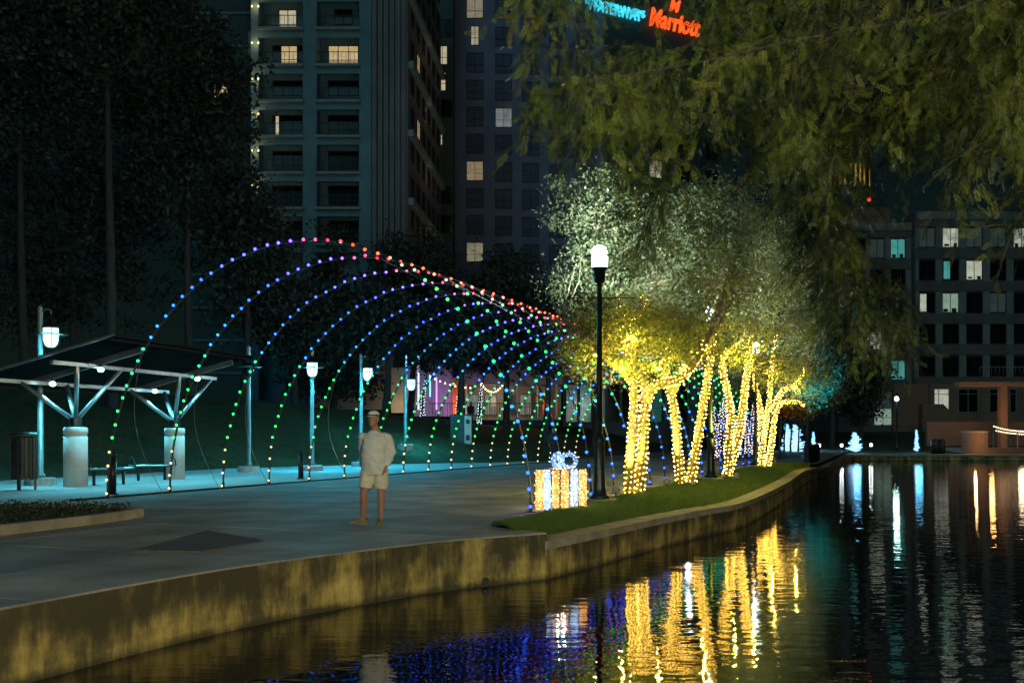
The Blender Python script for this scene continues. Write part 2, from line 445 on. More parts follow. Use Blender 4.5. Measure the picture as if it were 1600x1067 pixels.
# ================================================================== THE SETTING
def catmull(pts, k=6):
    pts = [Vector((*p[:2], 0)) for p in pts]; out = []
    for i in range(len(pts) - 1):
        p0, p1, p2, p3 = pts[max(i - 1, 0)], pts[i], pts[i + 1], pts[min(i + 2, len(pts) - 1)]
        for j in range(k):
            t = j / k
            q = 0.5 * ((2 * p1) + (p2 - p0) * t + (2 * p0 - 5 * p1 + 4 * p2 - p3) * t * t + (3 * p1 - p0 - 3 * p2 + p3) * t ** 3)
            out.append((q.x, q.y))
    out.append((pts[-1].x, pts[-1].y)); return out
def offset(line, d):
    out = []
    for i, p in enumerate(line):
        a, b = line[max(i - 1, 0)], line[min(i + 1, len(line) - 1)]
        dx, dy = b[0] - a[0], b[1] - a[1]; L = math.hypot(dx, dy) or 1
        out.append((p[0] - dy / L * d, p[1] + dx / L * d))
    return out
def strip(line, d0, d1, z0, z1):
    """a solid band along a line between two left offsets"""
    a, b = offset(line, d0), offset(line, d1); n = len(line); mb = MB()
    vs = [(p[0], p[1], z0) for p in a] + [(p[0], p[1], z1) for p in a] + [(p[0], p[1], z1) for p in b] + [(p[0], p[1], z0) for p in b]
    fs = []
    for i in range(n - 1):
        for k in range(4):
            k2 = (k + 1) % 4
            fs.append((k * n + i, k * n + i + 1, k2 * n + i + 1, k2 * n + i)[::-1])
    fs += [(0, n, 2 * n, 3 * n), (3 * n + n - 1, 2 * n + n - 1, n + n - 1, n - 1)]
    return mb.add(vs, fs)
WATER = -0.68
near_ctrl = [(-8.2, -1.5), (-7.2, 1.2), (-6.1, 4), (-5.15, 6.2), (-4.22, 8.07), (-3.59, 9.44), (-2.86, 10.77), (-1.85, 12.1), (-0.87, 13.2), (0.5, 14.2)]
near_line = catmull(near_ctrl)
far_line = catmull([(0.52, 14.16), (1.5, 15.9), (2.62, 17.9), (4.0, 20.2), (5.5, 22.8), (8.8, 31.3), (12.2, 40.9), (14.4, 46.0)])
end_line = catmull([(14.4, 46.0), (16.3, 50.2), (17.7, 54.4), (21.3, 64), (24.4, 72), (26.5, 75.6), (30, 76.8), (40, 77), (100, 77)])

# canal walls
cut = min(range(len(near_line)), key=lambda i: abs(near_line[i][0] / near_line[i][1] + 0.1405) if near_line[i][1] > 6 else 9)
cw = thing('canal_wall', 'stained concrete canal wall below the promenade edge, nearest the camera', 'wall', (-2.8, 10.8, 0))
def shorten(line, e):
    a, b = Vector((*line[-2], 0)), Vector((*line[-1], 0)); d = (b - a).normalized(); q = b - d * e
    return line[:-1] + [(q.x, q.y)]
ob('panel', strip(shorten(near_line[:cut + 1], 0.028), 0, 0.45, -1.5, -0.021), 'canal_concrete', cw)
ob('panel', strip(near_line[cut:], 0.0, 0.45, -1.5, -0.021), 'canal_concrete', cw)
mbl = strip(near_line, -0.006, 0.02, -0.335, -0.322); ob('form_line', mbl, 'canal_concrete', cw)
mbd = MB().lathe([(0.035, 0), (0.05, 0.0), (0.05, 0.05), (0.035, 0.05)], n=14)
dm = Matrix.Rotation(PI / 2, 3, 'X')
dp = near_line[-5]
mbd.v = [tuple(dm @ Vector(p) + Vector((dp[0] + 0.03, dp[1] - 0.0, -0.6))) for p in mbd.v]
ob('drain_pipe', mbd, 'dark_metal', cw)
cw2 = thing('canal_wall', 'lower curving canal wall with pale kerb beside the grass bed', 'wall', (5.5, 22.8, 0))
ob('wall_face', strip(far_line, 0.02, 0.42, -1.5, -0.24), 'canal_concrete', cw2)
segs = 7; per = (len(far_line) - 1) // segs
for i in range(segs):
    part = far_line[i * per:(i + 1) * per + 1] if i < segs - 1 else far_line[i * per:]
    ob('coping_stone', strip(shorten(part, 0.012), 0, 0.44, -0.24, -0.12), 'coping', cw2)
cw3 = thing('canal_wall', 'dark canal wall turning along the far bank', 'wall', (25, 73, 0))
ob('wall_face', strip(end_line, 0.02, 0.5, -1.6, -0.32), 'canal_concrete', cw3)
ob('coping', strip(end_line, 0, 0.52, -0.32, -0.2), 'coping', cw3)

# water and ground
w = MB().add([(-60, -40, WATER), (140, -40, WATER), (140, 78, WATER), (-60, 78, WATER)], [(0, 1, 2, 3)])
struct('water', w, 'water')
g = MB().add([(-1500, -600, -1.7), (1500, -600, -1.7), (1500, 2500, -1.7), (-1500, 2500, -1.7)], [(0, 1, 2, 3)])
struct('ground', g, 'earth')

def v_edge(t):
    ks = [(-60, 9), (5, 9), (16, 9.4), (24, 6.2), (29, 1.9), (34, 1.1), (200, 1.1)]
    for (a, x), (b, y) in zip(ks, ks[1:]):
        if t <= b: return x + (y - x) * (t - a) / (b - a)
    return 1.1
def sstep(a, b, x):
    x = min(1, max(0, (x - a) / (b - a))); return x * x * (3 - 2 * x)
def lawn_z(x, y):
    t, v = to_tv(x, y); e = v_edge(t)
    n = mnoise.noise(Vector((x * 0.12, y * 0.12, 0)))
    zmax = 3.7 - 1.6 * sstep(20, 52, t)
    if v > e:
        s = v - e
        return min(zmax, 0.0 + 0.02 * s + 0.2 * max(0, s - 0.6)) + n * 0.18 * min(1, s / 4) if s < 80 else zmax
    return None
def far_z(x, y):
    n = mnoise.noise(Vector((x * 0.1, y * 0.1, 3)))
    return -0.24 + 1.9 * sstep(81, 112, y) + n * 0.12 * sstep(80, 84, y)
xs = list(np.arange(-95, 120.1, 1.25)); ys = list(np.arange(-12, 215, 1.25))
vs, fs = [], []
for y in ys:
    for x in xs:
        t, v = to_tv(x, y); z = lawn_z(x, y)
        if z is None:
            if y > 79.5 and v < -6: z = far_z(x, y)
            elif t > 66 and v > -12: z = 0.0
            else: z = -1.65 if v < v_edge(t) - 1.3 else -0.06
        vs.append((x, y, z))
nx = len(xs)
for j in range(len(ys) - 1):
    for i in range(nx - 1):
        q = (j * nx + i, j * nx + i + 1, (j + 1) * nx + i + 1, (j + 1) * nx + i)
        if max(vs[k][2] for k in q) > -1.2: fs.append(q)
struct('lawn', MB().add(vs, fs), 'lawn', True)
# grass blades on the near part of the slope
P = []
while len(P) < 45000:
    t, s = random.uniform(-14, 42), random.uniform(0, 17) * random.random() ** 0.5
    v = v_edge(t) + s; p = tv(t, v); P.append((p.x, p.y, lawn_z(p.x, p.y) or 0))
P = np.array(P); d = RNG.normal(size=P.shape) * 0.35; d[:, 2] = 1; d *= RNG.uniform(0.05, 0.13, (len(P), 1))
sv = RNG.normal(size=P.shape); sv[:, 2] = 0; sv *= 0.012 / np.linalg.norm(sv, axis=1, keepdims=True)
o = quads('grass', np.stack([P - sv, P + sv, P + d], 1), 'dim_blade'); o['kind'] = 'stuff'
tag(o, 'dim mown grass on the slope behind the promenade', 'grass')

# promenade: concrete slabs with open joints
bed_in = [(-3.1, -10.6), (-1, -10.55), (8, -10.5), (20, -10.5), (30, -10.6), (31.2, -11.2), (31.5, -12.6)]
def tvl(pts): return [to_tv(*p) for p in pts]
prom = tvl(near_line) + bed_in + [(33, -12.9), (66, -12.9), (66, 0.0), (-40, 0.0), (-40, -9)]
inner_near = offset(near_line, 0.0)
prom = tvl(inner_near) + bed_in + [(33, -12.85), (45, -12.75), (66, -12.6), (75, -12.6), (75, 1.0), (32, 1.0), (29, 0.0), (-40, 0.0), (-40, -9)]
def xy(poly): return [tuple(tv(*p)[:2]) for p in poly]
struct_base = MB()
base_poly = tvl(offset(near_line, 0.3)) + prom[len(near_line):]
struct_base.prism(xy(base_poly), -0.5, -0.024)
promenade = struct('promenade', struct_base, 'path_base')
WO[promenade.name] = Vector((0, 0, 0))
st, svv = 3.05, 2.65
ti = -26.0
while ti < 75:
    step = st if ti < 32 else 12.0
    vi = -15.9
    while vi < 1.2:
        cell = [(ti, vi), (ti + step, vi), (ti + step, vi + svv), (ti, vi + svv)]
        if to_tv(0, 0)[0] - 16 > ti: vi += svv; continue
        c = clip_convex(prom, cell if area(cell) and True else cell)
        if len(c) > 2 and area(c) > 0.12:
            q = 0.012
            cell2 = [(ti + q, vi + q), (ti + step - q, vi + q), (ti + step - q, vi + svv - q), (ti + q, vi + svv - q)]
            c = clip_convex(prom, cell2)
            if len(c) > 2 and area(c) > 0.1:
                lift = random.uniform(-0.002, 0.002)
                ob('slab', MB().prism(xy(c), -0.02, lift), 'path_concrete', promenade)
        vi += svv
    ti += step
# thin dark near-triangular patch with a rim, lying on the paving
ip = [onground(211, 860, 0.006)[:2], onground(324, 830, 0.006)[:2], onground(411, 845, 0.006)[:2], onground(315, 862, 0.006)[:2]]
dpatch = thing('paving_patch', 'dark triangular hatch laid flat on the pale promenade paving', 'patch', (*onground(320, 850)[:2], 0))
ob('plate', MB().prism([tuple(p) for p in ip], 0.003, 0.012), 'dark_patch', dpatch)
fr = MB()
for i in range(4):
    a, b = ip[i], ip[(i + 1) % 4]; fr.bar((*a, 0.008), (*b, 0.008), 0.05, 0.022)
ob('frame', fr, 'dark_patch', dpatch)

# pale pad left of the light tunnel
tt = [-30, -12, 5, 16, 20, 24, 27, 29, 31]
padpoly = [(t, v_edge(t) + 0.3) for t in tt] + [(31, 0.06), (-30, 0.06)]
struct('pavement', MB().prism(xy(padpoly), -0.3, -0.004), 'pad_concrete')
# kerb between pad and lawn is flush; cable cover along the arch feet
cc = MB()
for k in range(40):
    a, b = tv(-1.0 + k * 1.0, 0.03), tv(-1.0 + k * 1.0 + 0.985, 0.03)
    cc.bar((a.x, a.y, 0.02), (b.x, b.y, 0.02), 0.13, 0.045)
tag(ob('cable_cover', cc, 'dark_metal'), 'black cable cover strip along the left feet of the light arches', 'cable cover')

# grass bed between promenade and canal
bi = [tv(*p) for p in bed_in]
inner = offset(far_line, 0.43)
bedv, bedf = [], []
M_ = 60; K_ = 7
def along(line, s):
    L = [0]
    for i in range(len(line) - 1): L.append(L[-1] + math.hypot(line[i + 1][0] - line[i][0], line[i + 1][1] - line[i][1]))
    s *= L[-1]
    for i in range(len(line) - 1):
        if s <= L[i + 1] + 1e-9:
            k = (s - L[i]) / max(1e-9, L[i + 1] - L[i]); return (line[i][0] + (line[i + 1][0] - line[i][0]) * k, line[i][1] + (line[i + 1][1] - line[i][1]) * k)
    return line[-1]
bl = [(p.x, p.y) for p in bi]
inner_cut = [p for p in inner if to_tv(*p)[0] < 31.6]
def bed_pt(s, k):
    a, b = along(bl, s), along(inner_cut, s)
    f = k; zz = 0.01 - 0.15 * f + 0.09 * math.sin(PI * f) + 0.03 * mnoise.noise(Vector((a[0], a[1], f * 3)))
    return Vector((a[0] + (b[0] - a[0]) * f, a[1] + (b[1] - a[1]) * f, zz))
for i in range(M_ + 1):
    for k in range(K_ + 1): bedv.append(bed_pt(i / M_, k / K_))
for i in range(M_):
    for k in range(K_):
        q = i * (K_ + 1) + k; bedf.append((q, q + 1, q + K_ + 2, q + K_ + 1))
struct('grass_bed', MB().add(bedv, bedf), 'bedsoil', True)
P = np.array([bed_pt(random.random() ** 1.9, random.uniform(0.0, 1.0)) for _ in range(60000)])
d = RNG.normal(size=P.shape) * 0.4; d[:, 2] = 1; d *= RNG.uniform(0.03, 0.085, (len(P), 1))
sv = RNG.normal(size=P.shape); sv[:, 2] = 0; sv *= 0.006 / np.linalg.norm(sv, axis=1, keepdims=True)
o = quads('grass', np.stack([P - sv, P + sv, P + d], 1), 'grass_blade'); o['kind'] = 'stuff'
tag(o, 'short green grass growing in the bed along the canal', 'grass')

# low planter at the left edge
pl_poly = [tv(-18, -4.9), tv(-8, -4.75), tv(-5, -4.6), tv(-3.7, -4.35), tv(-3.25, -3.9), tv(-3.2, -3.2), tv(-3.4, -1.5), tv(-3.9, -1.0), tv(-18, -0.8)]
pl_poly = [(p.x, p.y) for p in pl_poly]
pt = thing('planter', 'low kerbed planter of dark ground cover at the left edge', 'planter', (*tv(-7, -3)[:2], 0))
k = MB(); cx = sum(p[0] for p in pl_poly) / 9; cy = sum(p[1] for p in pl_poly) / 9
inn = []
for i, p in enumerate(pl_poly):
    dx, dy = cx - p[0], cy - p[1]; L = math.hypot(dx, dy); inn.append((p[0] + dx / L * 0.22, p[1] + dy / L * 0.22))
n = len(pl_poly)
for i in range(n):
    j = (i + 1) % n; q = [pl_poly[i], pl_poly[j], inn[j], inn[i]]; k.prism(q, 0.001, 0.15)
ob('kerb', k, 'coping', pt)
ob('soil', MB().prism(inn, 0.002, 0.09), 'earth', pt)
P = []
xs_ = [p[0] for p in inn]; ys_ = [p[1] for p in inn]
def inside(p, poly):
    c = False
    for i in range(len(poly)):
        a, b = poly[i - 1], poly[i]
        if (a[1] > p[1]) != (b[1] > p[1]) and p[0] < (b[0] - a[0]) * (p[1] - a[1]) / (b[1] - a[1]) + a[0]: c = not c
    return c
while len(P) < 16000:
    p = (random.uniform(min(xs_), max(xs_)), random.uniform(min(ys_), max(ys_)))
    if inside(p, inn):
        P.append((*p, 0.09 + random.random() * (0.16 + 0.08 * mnoise.noise(Vector((p[0] * 2, p[1] * 2, 0))))))
o = quads('foliage', leaves(P, 0.06, 0.5, -0.2), 'ground_cover', pt); o['kind'] = 'stuff'

# far bank walkway
struct('far_walkway', strip(end_line[len(end_line) // 2 + 4:], 0.52, 3.6, -0.4, -0.21), 'pad_concrete')

# ================================================================== LIGHT TUNNEL
STOPS = [(0.0, (1.0, 0.72, 0.38)), (0.05, (1.0, 0.72, 0.38)), (0.065, (0.06, 0.75, 0.22)), (0.16, (0.02, 0.72, 0.30)), (0.215, (0.02, 0.62, 0.55)),
         (0.26, (0.03, 0.42, 0.85)), (0.33, (0.06, 0.24, 1.0)), (0.42, (0.20, 0.25, 1.0)), (0.47, (0.50, 0.24, 0.95)), (0.51, (0.85, 0.16, 0.62)),
         (0.545, (1.0, 0.06, 0.16)), (0.585, (1.0, 0.10, 0.04)), (0.625, (1.0, 0.28, 0.08)), (0.66, (1.0, 0.55, 0.40)), (0.69, (0.20, 0.75, 0.35)),
         (0.76, (0.03, 0.72, 0.28)), (0.84, (0.02, 0.60, 0.50)), (0.90, (0.03, 0.40, 0.90)), (1.0, (0.05, 0.22, 1.0))]
def grad(a):
    for (x, c), (y, d) in zip(STOPS, STOPS[1:]):
        if a <= y:
            k = (a - x) / (y - x); return tuple(c[i] + (d[i] - c[i]) * k for i in range(3))
    return STOPS[-1][1]
NB = 54
bulb_meshes = []
for i in range(NB):
    c = grad(i / (NB - 1)); mxc = max(c)
    if min(c) < 0.3: c = tuple((4.0, 3.2, 7.0)[c.index(mxc)] if x == mxc else x * 1.7 for x in c)
    else: c = tuple(x * 1.7 for x in c)
    emis('bulb_%02d' % i, c, 1.0)
    mb = MB().ell((0, 0, 0), (0.032, 0.032, 0.032), 8, 5)
    me = mb.mesh('bulb', 'bulb_%02d' % i, True); bulb_meshes.append(me)
def arch_feet(n):
    L = tv(2.02 * n, 0); R = tv(-0.27 + 2.02 * n, -10.19 + 0.035 * min(n, 6))
    return L, R
def arch_pt(L, R, a, H=5.36):
    th = PI * a; c = (L + R) / 2; h = (L - R) / 2
    return c + h * math.cos(th) + Vector((0, 0, H * math.sin(th)))
ORD = ['first', 'second', 'third', 'fourth', 'fifth', 'sixth', 'seventh', 'eighth', 'ninth', 'tenth', 'eleventh', 'twelfth', 'thirteenth', 'fourteenth', 'fifteenth', 'sixteenth', 'seventeenth', 'eighteenth']
NARCH = 18
for n in range(NARCH):
    L, R = arch_feet(n); C0 = (L + R) / 2
    lab = ('nearest arch of rainbow bulbs over the promenade, right foot beside the present' if n == 0 else
           'farthest arch of rainbow bulbs at the end of the light tunnel' if n == NARCH - 1 else
           '%s arch from the front in the tunnel of rainbow bulbs' % ORD[n])
    ar = thing('light_arch', lab, 'light arch', C0, 'arches of the light tunnel')
    pts = [arch_pt(L, R, a / 48) for a in range(49)]
    ob('tube', MB().tube(pts, 0.021, 6), 'arch_tube', ar, True)
    for F, s in ((L, 1), (R, -1)):
        ob('foot_plate', MB().lathe([(0.09, 0.003), (0.09, 0.018), (0.035, 0.025), (0.035, 0.16), (0.03, 0.165)], F, 10), 'dark_metal', ar)
    # bulbs
    ps = [arch_pt(L, R, 0.006 + 0.988 * i / (NB - 1)) for i in range(NB)]
    nd = (R - L).normalized().cross(Vector((0, 0, 1)))
    if n < 7:
        for i, p in enumerate(ps):
            jt = Vector((random.gauss(0, 0.008), random.gauss(0, 0.008), random.gauss(0, 0.012)))
            link('bulb', bulb_meshes[i], ar, p - C0 + nd * 0.045 + jt)
    else:
        B = MB(); me = bpy.data.meshes.new('bulbs'); src = MB().ell((0, 0, 0), (0.040, 0.040, 0.040), 6, 4); mi = []
        for i, p in enumerate(ps):
            B.add([Vector(v) + p - C0 + nd * 0.045 for v in src.v], src.f); mi += [i] * len(src.f)
        me.from_pydata(B.v, [], B.f)
        for i in range(NB): me.materials.append(MATS['bulb_%02d' % i])
        me.polygons.foreach_set('material_index', mi); me.update()
        o = link('bulbs', me, ar); o['kind'] = 'stuff'
    # wire that carries the bulbs and slack leads
    wp = [p + nd * 0.04 + Vector((0, 0, 0.01 * (i % 2))) for i, p in enumerate(ps)]
    ob('bulb_wire', MB().tube(wp, 0.006, 3), 'wire', ar)
    if n in (0, 1, 2, 4):
        a = arch_pt(L, R, 0.20); b = L + (R - L).normalized() * 0.9 + Vector((UX * 0.8, UY * 0.8, 0.02))
        gp = [a.lerp(b, k / 10) + Vector((0, 0, 0)) + (R - L).normalized() * (-0.5 * math.sin(PI * k / 10)) for k in range(11)]
        ob('power_lead', MB().tube(gp, 0.007, 4), 'steel', ar)
    if n in (0, 2, 5, 8):
        L2, R2 = arch_feet(n + 1)
        ob('brace', MB().tube([arch_pt(L, R, 0.58), arch_pt(L2, R2, 0.74)], 0.008, 5), 'arch_tube', ar)
        ob('brace', MB().tube([arch_pt(L, R, 0.76), arch_pt(L2, R2, 0.88)], 0.008, 5), 'arch_tube', ar)

# ================================================================== LAMPS
emis('globe', (0.80, 1.0, 0.98), 14.0)
def clear_globe(name):
    nt = MATS[name].node_tree; b = nt.nodes['Principled BSDF']; tr = N(nt, 'ShaderNodeBsdfTransparent'); mx = N(nt, 'ShaderNodeMixShader'); mx.inputs[0].default_value = 0.45
    nt.links.new(tr.outputs[0], mx.inputs[1]); nt.links.new(b.outputs[0], mx.inputs[2]); nt.links.new(mx.outputs[0], nt.nodes['Material Output'].inputs[0])
clear_globe('globe')
emis('lantern_glass', (0.52, 0.95, 1.0), 1.9)
emis('spot_white', (0.6, 1.0, 1.0), 6.0)
def globe_lamp(p, H, label, power, banner=True, rotz=0.0):
    t = thing('street_lamp', label, 'street lamp', p, 'globe lamps along the canal bed')
    ob('footing', MB().lathe([(0.40, -0.25), (0.40, 0.09), (0.37, 0.12)], n=20), 'footing', t, False, False)
    ob('base', MB().lathe([(0.21, 0.121), (0.21, 0.17), (0.15, 0.21), (0.125, 0.34), (0.112, 0.75), (0.105, 1.28), (0.128, 1.30), (0.128, 1.36), (0.095, 1.40), (0.07, 1.5)], n=16), 'green_metal', t, True, False)
    ob('pole', MB().lathe([(0.066, 1.4), (0.052, H - 0.62), (0.052, H - 0.55)], n=12), 'green_metal', t, True, False)
    ob('collar', MB().lathe([(0.06, H - 0.56), (0.115, H - 0.50), (0.13, H - 0.30), (0.172, H - 0.26), (0.172, H - 0.22)], n=16), 'green_metal', t, True, False)
    gl = ob('globe', MB().lathe([(0.165, H - 0.219), (0.178, H), (0.165, H + 0.10), (0.12, H + 0.19), (0.06, H + 0.235), (0.01, H + 0.245)], n=20), 'globe', t, True, False)
    ob('ring', MB().lathe([(0.19, H + 0.0), (0.34, H - 0.005), (0.34, H + 0.008), (0.19, H + 0.012)], n=24), 'green_metal', t, True, False)
    cg = MB()
    for k in range(4):
        a = PI / 2 * k + 0.4; cg.tube([(0.19 * math.cos(a), 0.19 * math.sin(a), H - 0.22), (0.195 * math.cos(a), 0.195 * math.sin(a), H + 0.08), (0.13 * math.cos(a), 0.13 * math.sin(a), H + 0.21), (0, 0, H + 0.265)], 0.008, 5)
    ob('cage', cg, 'green_metal', t, True, False)
    if banner:
        for s in (-1, 1):
            ob('banner_arm', MB().tube([(0, 0, H - 0.86), (s * 0.74, 0, H - 0.86)], 0.013, 6), 'green_metal', t, True, False)
    light('lamp_light', Vector(p) + Vector((0, 0, H + 0.11)), power, (0.80, 1.0, 0.97), 0.025, t)
    return t
globe_lamp((1.83, 20.5, -0.04), 5.17, 'tall globe street lamp beside the lit present, banner arms on its pole', 3000)
globe_lamp((6.15, 30.3, -0.03), 5.17, 'globe street lamp half hidden in leaves right of the second lit tree', 2100)
globe_lamp((10.5, 42.2, -0.03), 5.17, 'globe street lamp behind the leaning lit tree, third along the bed', 1900)
globe_lamp((9.0, 50.0, 0.0), 5.0, 'far globe street lamp glimpsed low between the lit trunks', 1000, False)

def pendant_lamp(p, Hc, label, side, power, pole_off=0.30, lit=True):
    """grey pole with a bell lantern hung from a short arm; Hc = lantern glass centre"""
    t = thing('pendant_lamp', label, 'street lamp', p, 'lantern lamps left of the promenade')
    ob('footing', MB().lathe([(0.42, -0.3), (0.42, 0.19), (0.38, 0.21)], n=18), 'footing', t, False, False)
    ob('pole', MB().lathe([(0.13, 0.211), (0.13, 0.30), (0.085, 0.34), (0.07, Hc + 0.75), (0.075, Hc + 0.77), (0.02, Hc + 0.85)], n=12), 'grey_post', t, True, False)
    x = side * pole_off
    ob('arm', MB().tube([(0, 0, Hc + 0.62), (x * 0.6, 0, Hc + 0.74), (x, 0, Hc + 0.70), (x, 0, Hc + 0.5)], 0.022, 6), 'grey_post', t, True, False)
    c = (x, 0, Hc)
    ob('hood', MB().lathe([(0.215, 0.201), (0.215, 0.25), (0.17, 0.27), (0.085, 0.29), (0.08, 0.46), (0.04, 0.48), (0.03, 0.6)], c, 18), 'dark_metal', t, True, False)
    ob('glass', MB().lathe([(0.03, -0.34), (0.11, -0.32), (0.165, -0.25), (0.195, -0.13), (0.20, 0.2)], c, 18), 'lantern_glass' if lit else 'glass_dark', t, True, False)
    rg = MB().lathe([(0.24, 0.015), (0.46, 0.01), (0.46, 0.028), (0.24, 0.033)], c, 26)
    ob('ring', rg, 'steel', t, True, False)
    cg = MB()
    for k in range(4):
        a = PI / 2 * k + 0.5; ca, sa = math.cos(a), math.sin(a)
        cg.tube([(x + 0.245 * ca, 0.245 * sa, Hc + 0.2), (x + 0.23 * ca, 0.23 * sa, Hc - 0.1), (x + 0.2 * ca, 0.2 * sa, Hc - 0.26), (x + 0.1 * ca, 0.1 * sa, Hc - 0.36), (x, 0, Hc - 0.38)], 0.009, 5)
    ob('cage', cg, 'dark_metal', t, True, False)
    if lit: light('lamp_light', Vector(p) + Vector((x, -0.0, Hc - 0.05)), power * 9.5, (0.03, 0.68, 1.0), 0.3, t)
    return t
pendant_lamp((-13.25, 27.5, 0), 4.2, 'lantern street lamp at far left above the shelter roof', 1, 420)
pendant_lamp((-7.80, 38.2, 0), 4.0, 'lantern street lamp on grey pole left of the walking man', 0.02, 420)
pendant_lamp((-6.62, 42.9, 0), 4.1, 'lantern street lamp directly above the walking man', 1, 420)
pendant_lamp((-5.45, 50, lawn_z(-5.45, 50) or 0), 3.3, 'lantern street lamp on the lawn in front of the purple wall', 1, 300)
pendant_lamp((-10.0, 37.2, 0), 3.95, 'unlit slim grey lamp pole right of the shelter', 0.02, 0, lit=False)

# ================================================================== SHELTER
c1, c2 = Vector((-11.9, 26.7, 0)), Vector((-10.75, 31.2, 0))
pd = (c2 - c1).normalized(); pn = Vector((pd.y, -pd.x, 0))
def sh(s, o, dz=0.0): 
    p = c1 + pd * s + pn * o; p.z = 2.97 + 0.24 * (o + 0.96) + dz; return p
shel = thing('shelter', 'open steel shelter with tilted roof on two white stone columns', 'shelter', (c1 + c2) / 2)
Ls = (c2 - c1).length
for s in (0, Ls):
    b = c1 + pd * s
    cl = ob('column', MB().lathe([(0.31, 0.0), (0.31, 1.36), (0.285, 1.38), (0.285, 1.41), (0.315, 1.43), (0.315, 1.58), (0.29, 1.62)], b, 24), 'column_stone', shel, True)
    ob('collar', MB().lathe([(0.19, 1.621), (0.19, 1.66), (0.16, 1.67), (0.16, 1.86), (0.12, 1.88)], b, 14), 'dark_metal', cl)
    top = b + Vector((0, 0, 1.78))
    for ds, o in ((-0.95, -0.96), (0.85, -0.96), (-0.95, 0.80), (0.85, 0.80)):
        e = sh(s + ds, o, -0.17); d = (e - top).normalized()
        ob('strut', MB().tube([top + d * 0.08, e], 0.062, 8), 'steel', shel, True)
    ob('rafter', MB().bar(sh(s, -1.35, -0.01), sh(s, 2.05, -0.01), 0.10, 0.16), 'steel', shel)
for o in (-0.96, 0.80):
    ob('purlin', MB().bar(sh(-1.9, o, -0.15), sh(Ls + 1.1, o, -0.15), 0.09, 0.10), 'steel', shel)
for o in (-1.9, 2.38):
    ob('edge_beam', MB().bar(sh(-1.72, o, 0.02), sh(Ls + 0.7, o, 0.02), 0.05, 0.06), 'roofsheet', shel)
NP = 5
for k in range(NP):
    s0 = -1.7 + (Ls + 2.4) * k / NP; s1 = -1.7 + (Ls + 2.4) * (k + 1) / NP - 0.03
    a, b, c, d = sh(s0, -1.95, 0.08), sh(s1, -1.95, 0.08), sh(s1, 2.45, 0.08), sh(s0, 2.45, 0.08); up = Vector((0, 0, 0.05))
    ob('roof_panel', MB().add([a, b, c, d, a + up, b + up, c + up, d + up], [(0, 1, 2, 3), (7, 6, 5, 4), (0, 4, 5, 1), (1, 5, 6, 2), (2, 6, 7, 3), (3, 7, 4, 0)]), 'roofsheet', shel)
ob('roof_edge', MB().bar(sh(-1.76, -2.0, 0.10), sh(-1.76, 2.5, 0.10), 0.05, 0.06), 'steel', shel)
for s in (0.0, Ls):
    for o in (-0.62, 0.90):
        p = sh(s - 0.12, o, -0.22)
        hd = ob('floodlight', MB().lathe([(0.05, 0.10), (0.05, 0.02), (0.085, 0.0), (0.085, -0.03)], p, 12), 'dark_metal', shel)
        ob('lens', MB().ell(p - Vector((0, 0.03, 0.035)), (0.088, 0.088, 0.07), 12, 8), 'spot_white', hd, True)
        light('flood', p - Vector((0, 0.02, 0.16)), 320, (0.13, 0.80, 1.0), 0.08, shel, 2.75, (0, 0, -1))

# ================================================================== STREET FURNITURE, LEFT
bp = Vector((-12.5, 25.1, 0))
bn = thing('litter_bin', 'dark slatted litter bin on legs left of the white column', 'litter bin', bp)
for k in range(20):
    a = 2 * PI * k / 20
    ob('slat', MB().box(bp + Vector((0.31 * math.cos(a), 0.31 * math.sin(a), 0.80)), (0.025, 0.075, 1.06), a), 'bin_metal', bn)
ob('liner', MB().lathe([(0.28, 0.3), (0.28, 1.28)], bp, 18), 'dark_metal', bn)
ob('lid', MB().lathe([(0.335, 1.36), (0.345, 1.38), (0.345, 1.43), (0.30, 1.46), (0.05, 1.48)], bp, 20), 'bin_metal', bn, True)
for k in range(3):
    a = 2 * PI * k / 3 + 0.5
    ob('leg', MB().box(bp + Vector((0.25 * math.cos(a), 0.25 * math.sin(a), 0.68)), (0.06, 0.06, 1.36), a), 'bin_metal', bn)
def bollard(p, label, h=1.02):
    t = thing('bollard', label, 'bollard', p, 'dark bollards on the pad')
    ob('post', MB().lathe([(0.085, 0.03), (0.085, h - 0.12)], n=12), 'dark_metal', t, True, False)
    ob('cap', MB().lathe([(0.07, h - 0.119), (0.095, h - 0.10), (0.095, h - 0.05), (0.05, h)], n=12), 'dark_metal', t, True, False)
    ob('base_plate', MB().lathe([(0.14, 0.0), (0.14, 0.02), (0.09, 0.029)], n=12), 'dark_metal', t, False, False)
bollard(onground(176, 772), 'dark bollard beside the left foot of the nearest arch')
bollard(onground(470, 748), 'dark bollard on the pad left of the lantern pole', 0.93)
def bench(p, rz, label):
    t = thing('bench', label, 'bench', p, 'benches under the shelter'); t.rotation_euler.z = rz
    for k in range(7):
        y = -0.24 + 0.08 * k
        ob('slat', MB().tube([(-0.66, y, 0.46), (-0.3, y, 0.45 - 0.004 * (k - 3) ** 2 * -1 * 0.2), (0.3, y, 0.45), (0.66, y, 0.46)], 0.028, 6), 'steel', t, True, False)
    for x in (-0.66, 0.66):
        ob('arm_loop', MB().tube([(x, -0.27, 0.44)] + [(x, -0.27 * math.cos(PI * k / 8), 0.46 + 0.26 * math.sin(PI * k / 8)) for k in range(9)], 0.02, 6), 'dark_metal', t, True, False)
    for x in (-0.42, 0.42):
        ob('leg', MB().tube([(x, 0, 0.0), (x, 0, 0.42)], 0.045, 8), 'dark_metal', t, True, False)
        ob('cross_bar', MB().box((x, 0, 0.425), (0.05, 0.5, 0.03)), 'dark_metal', t, False, False)
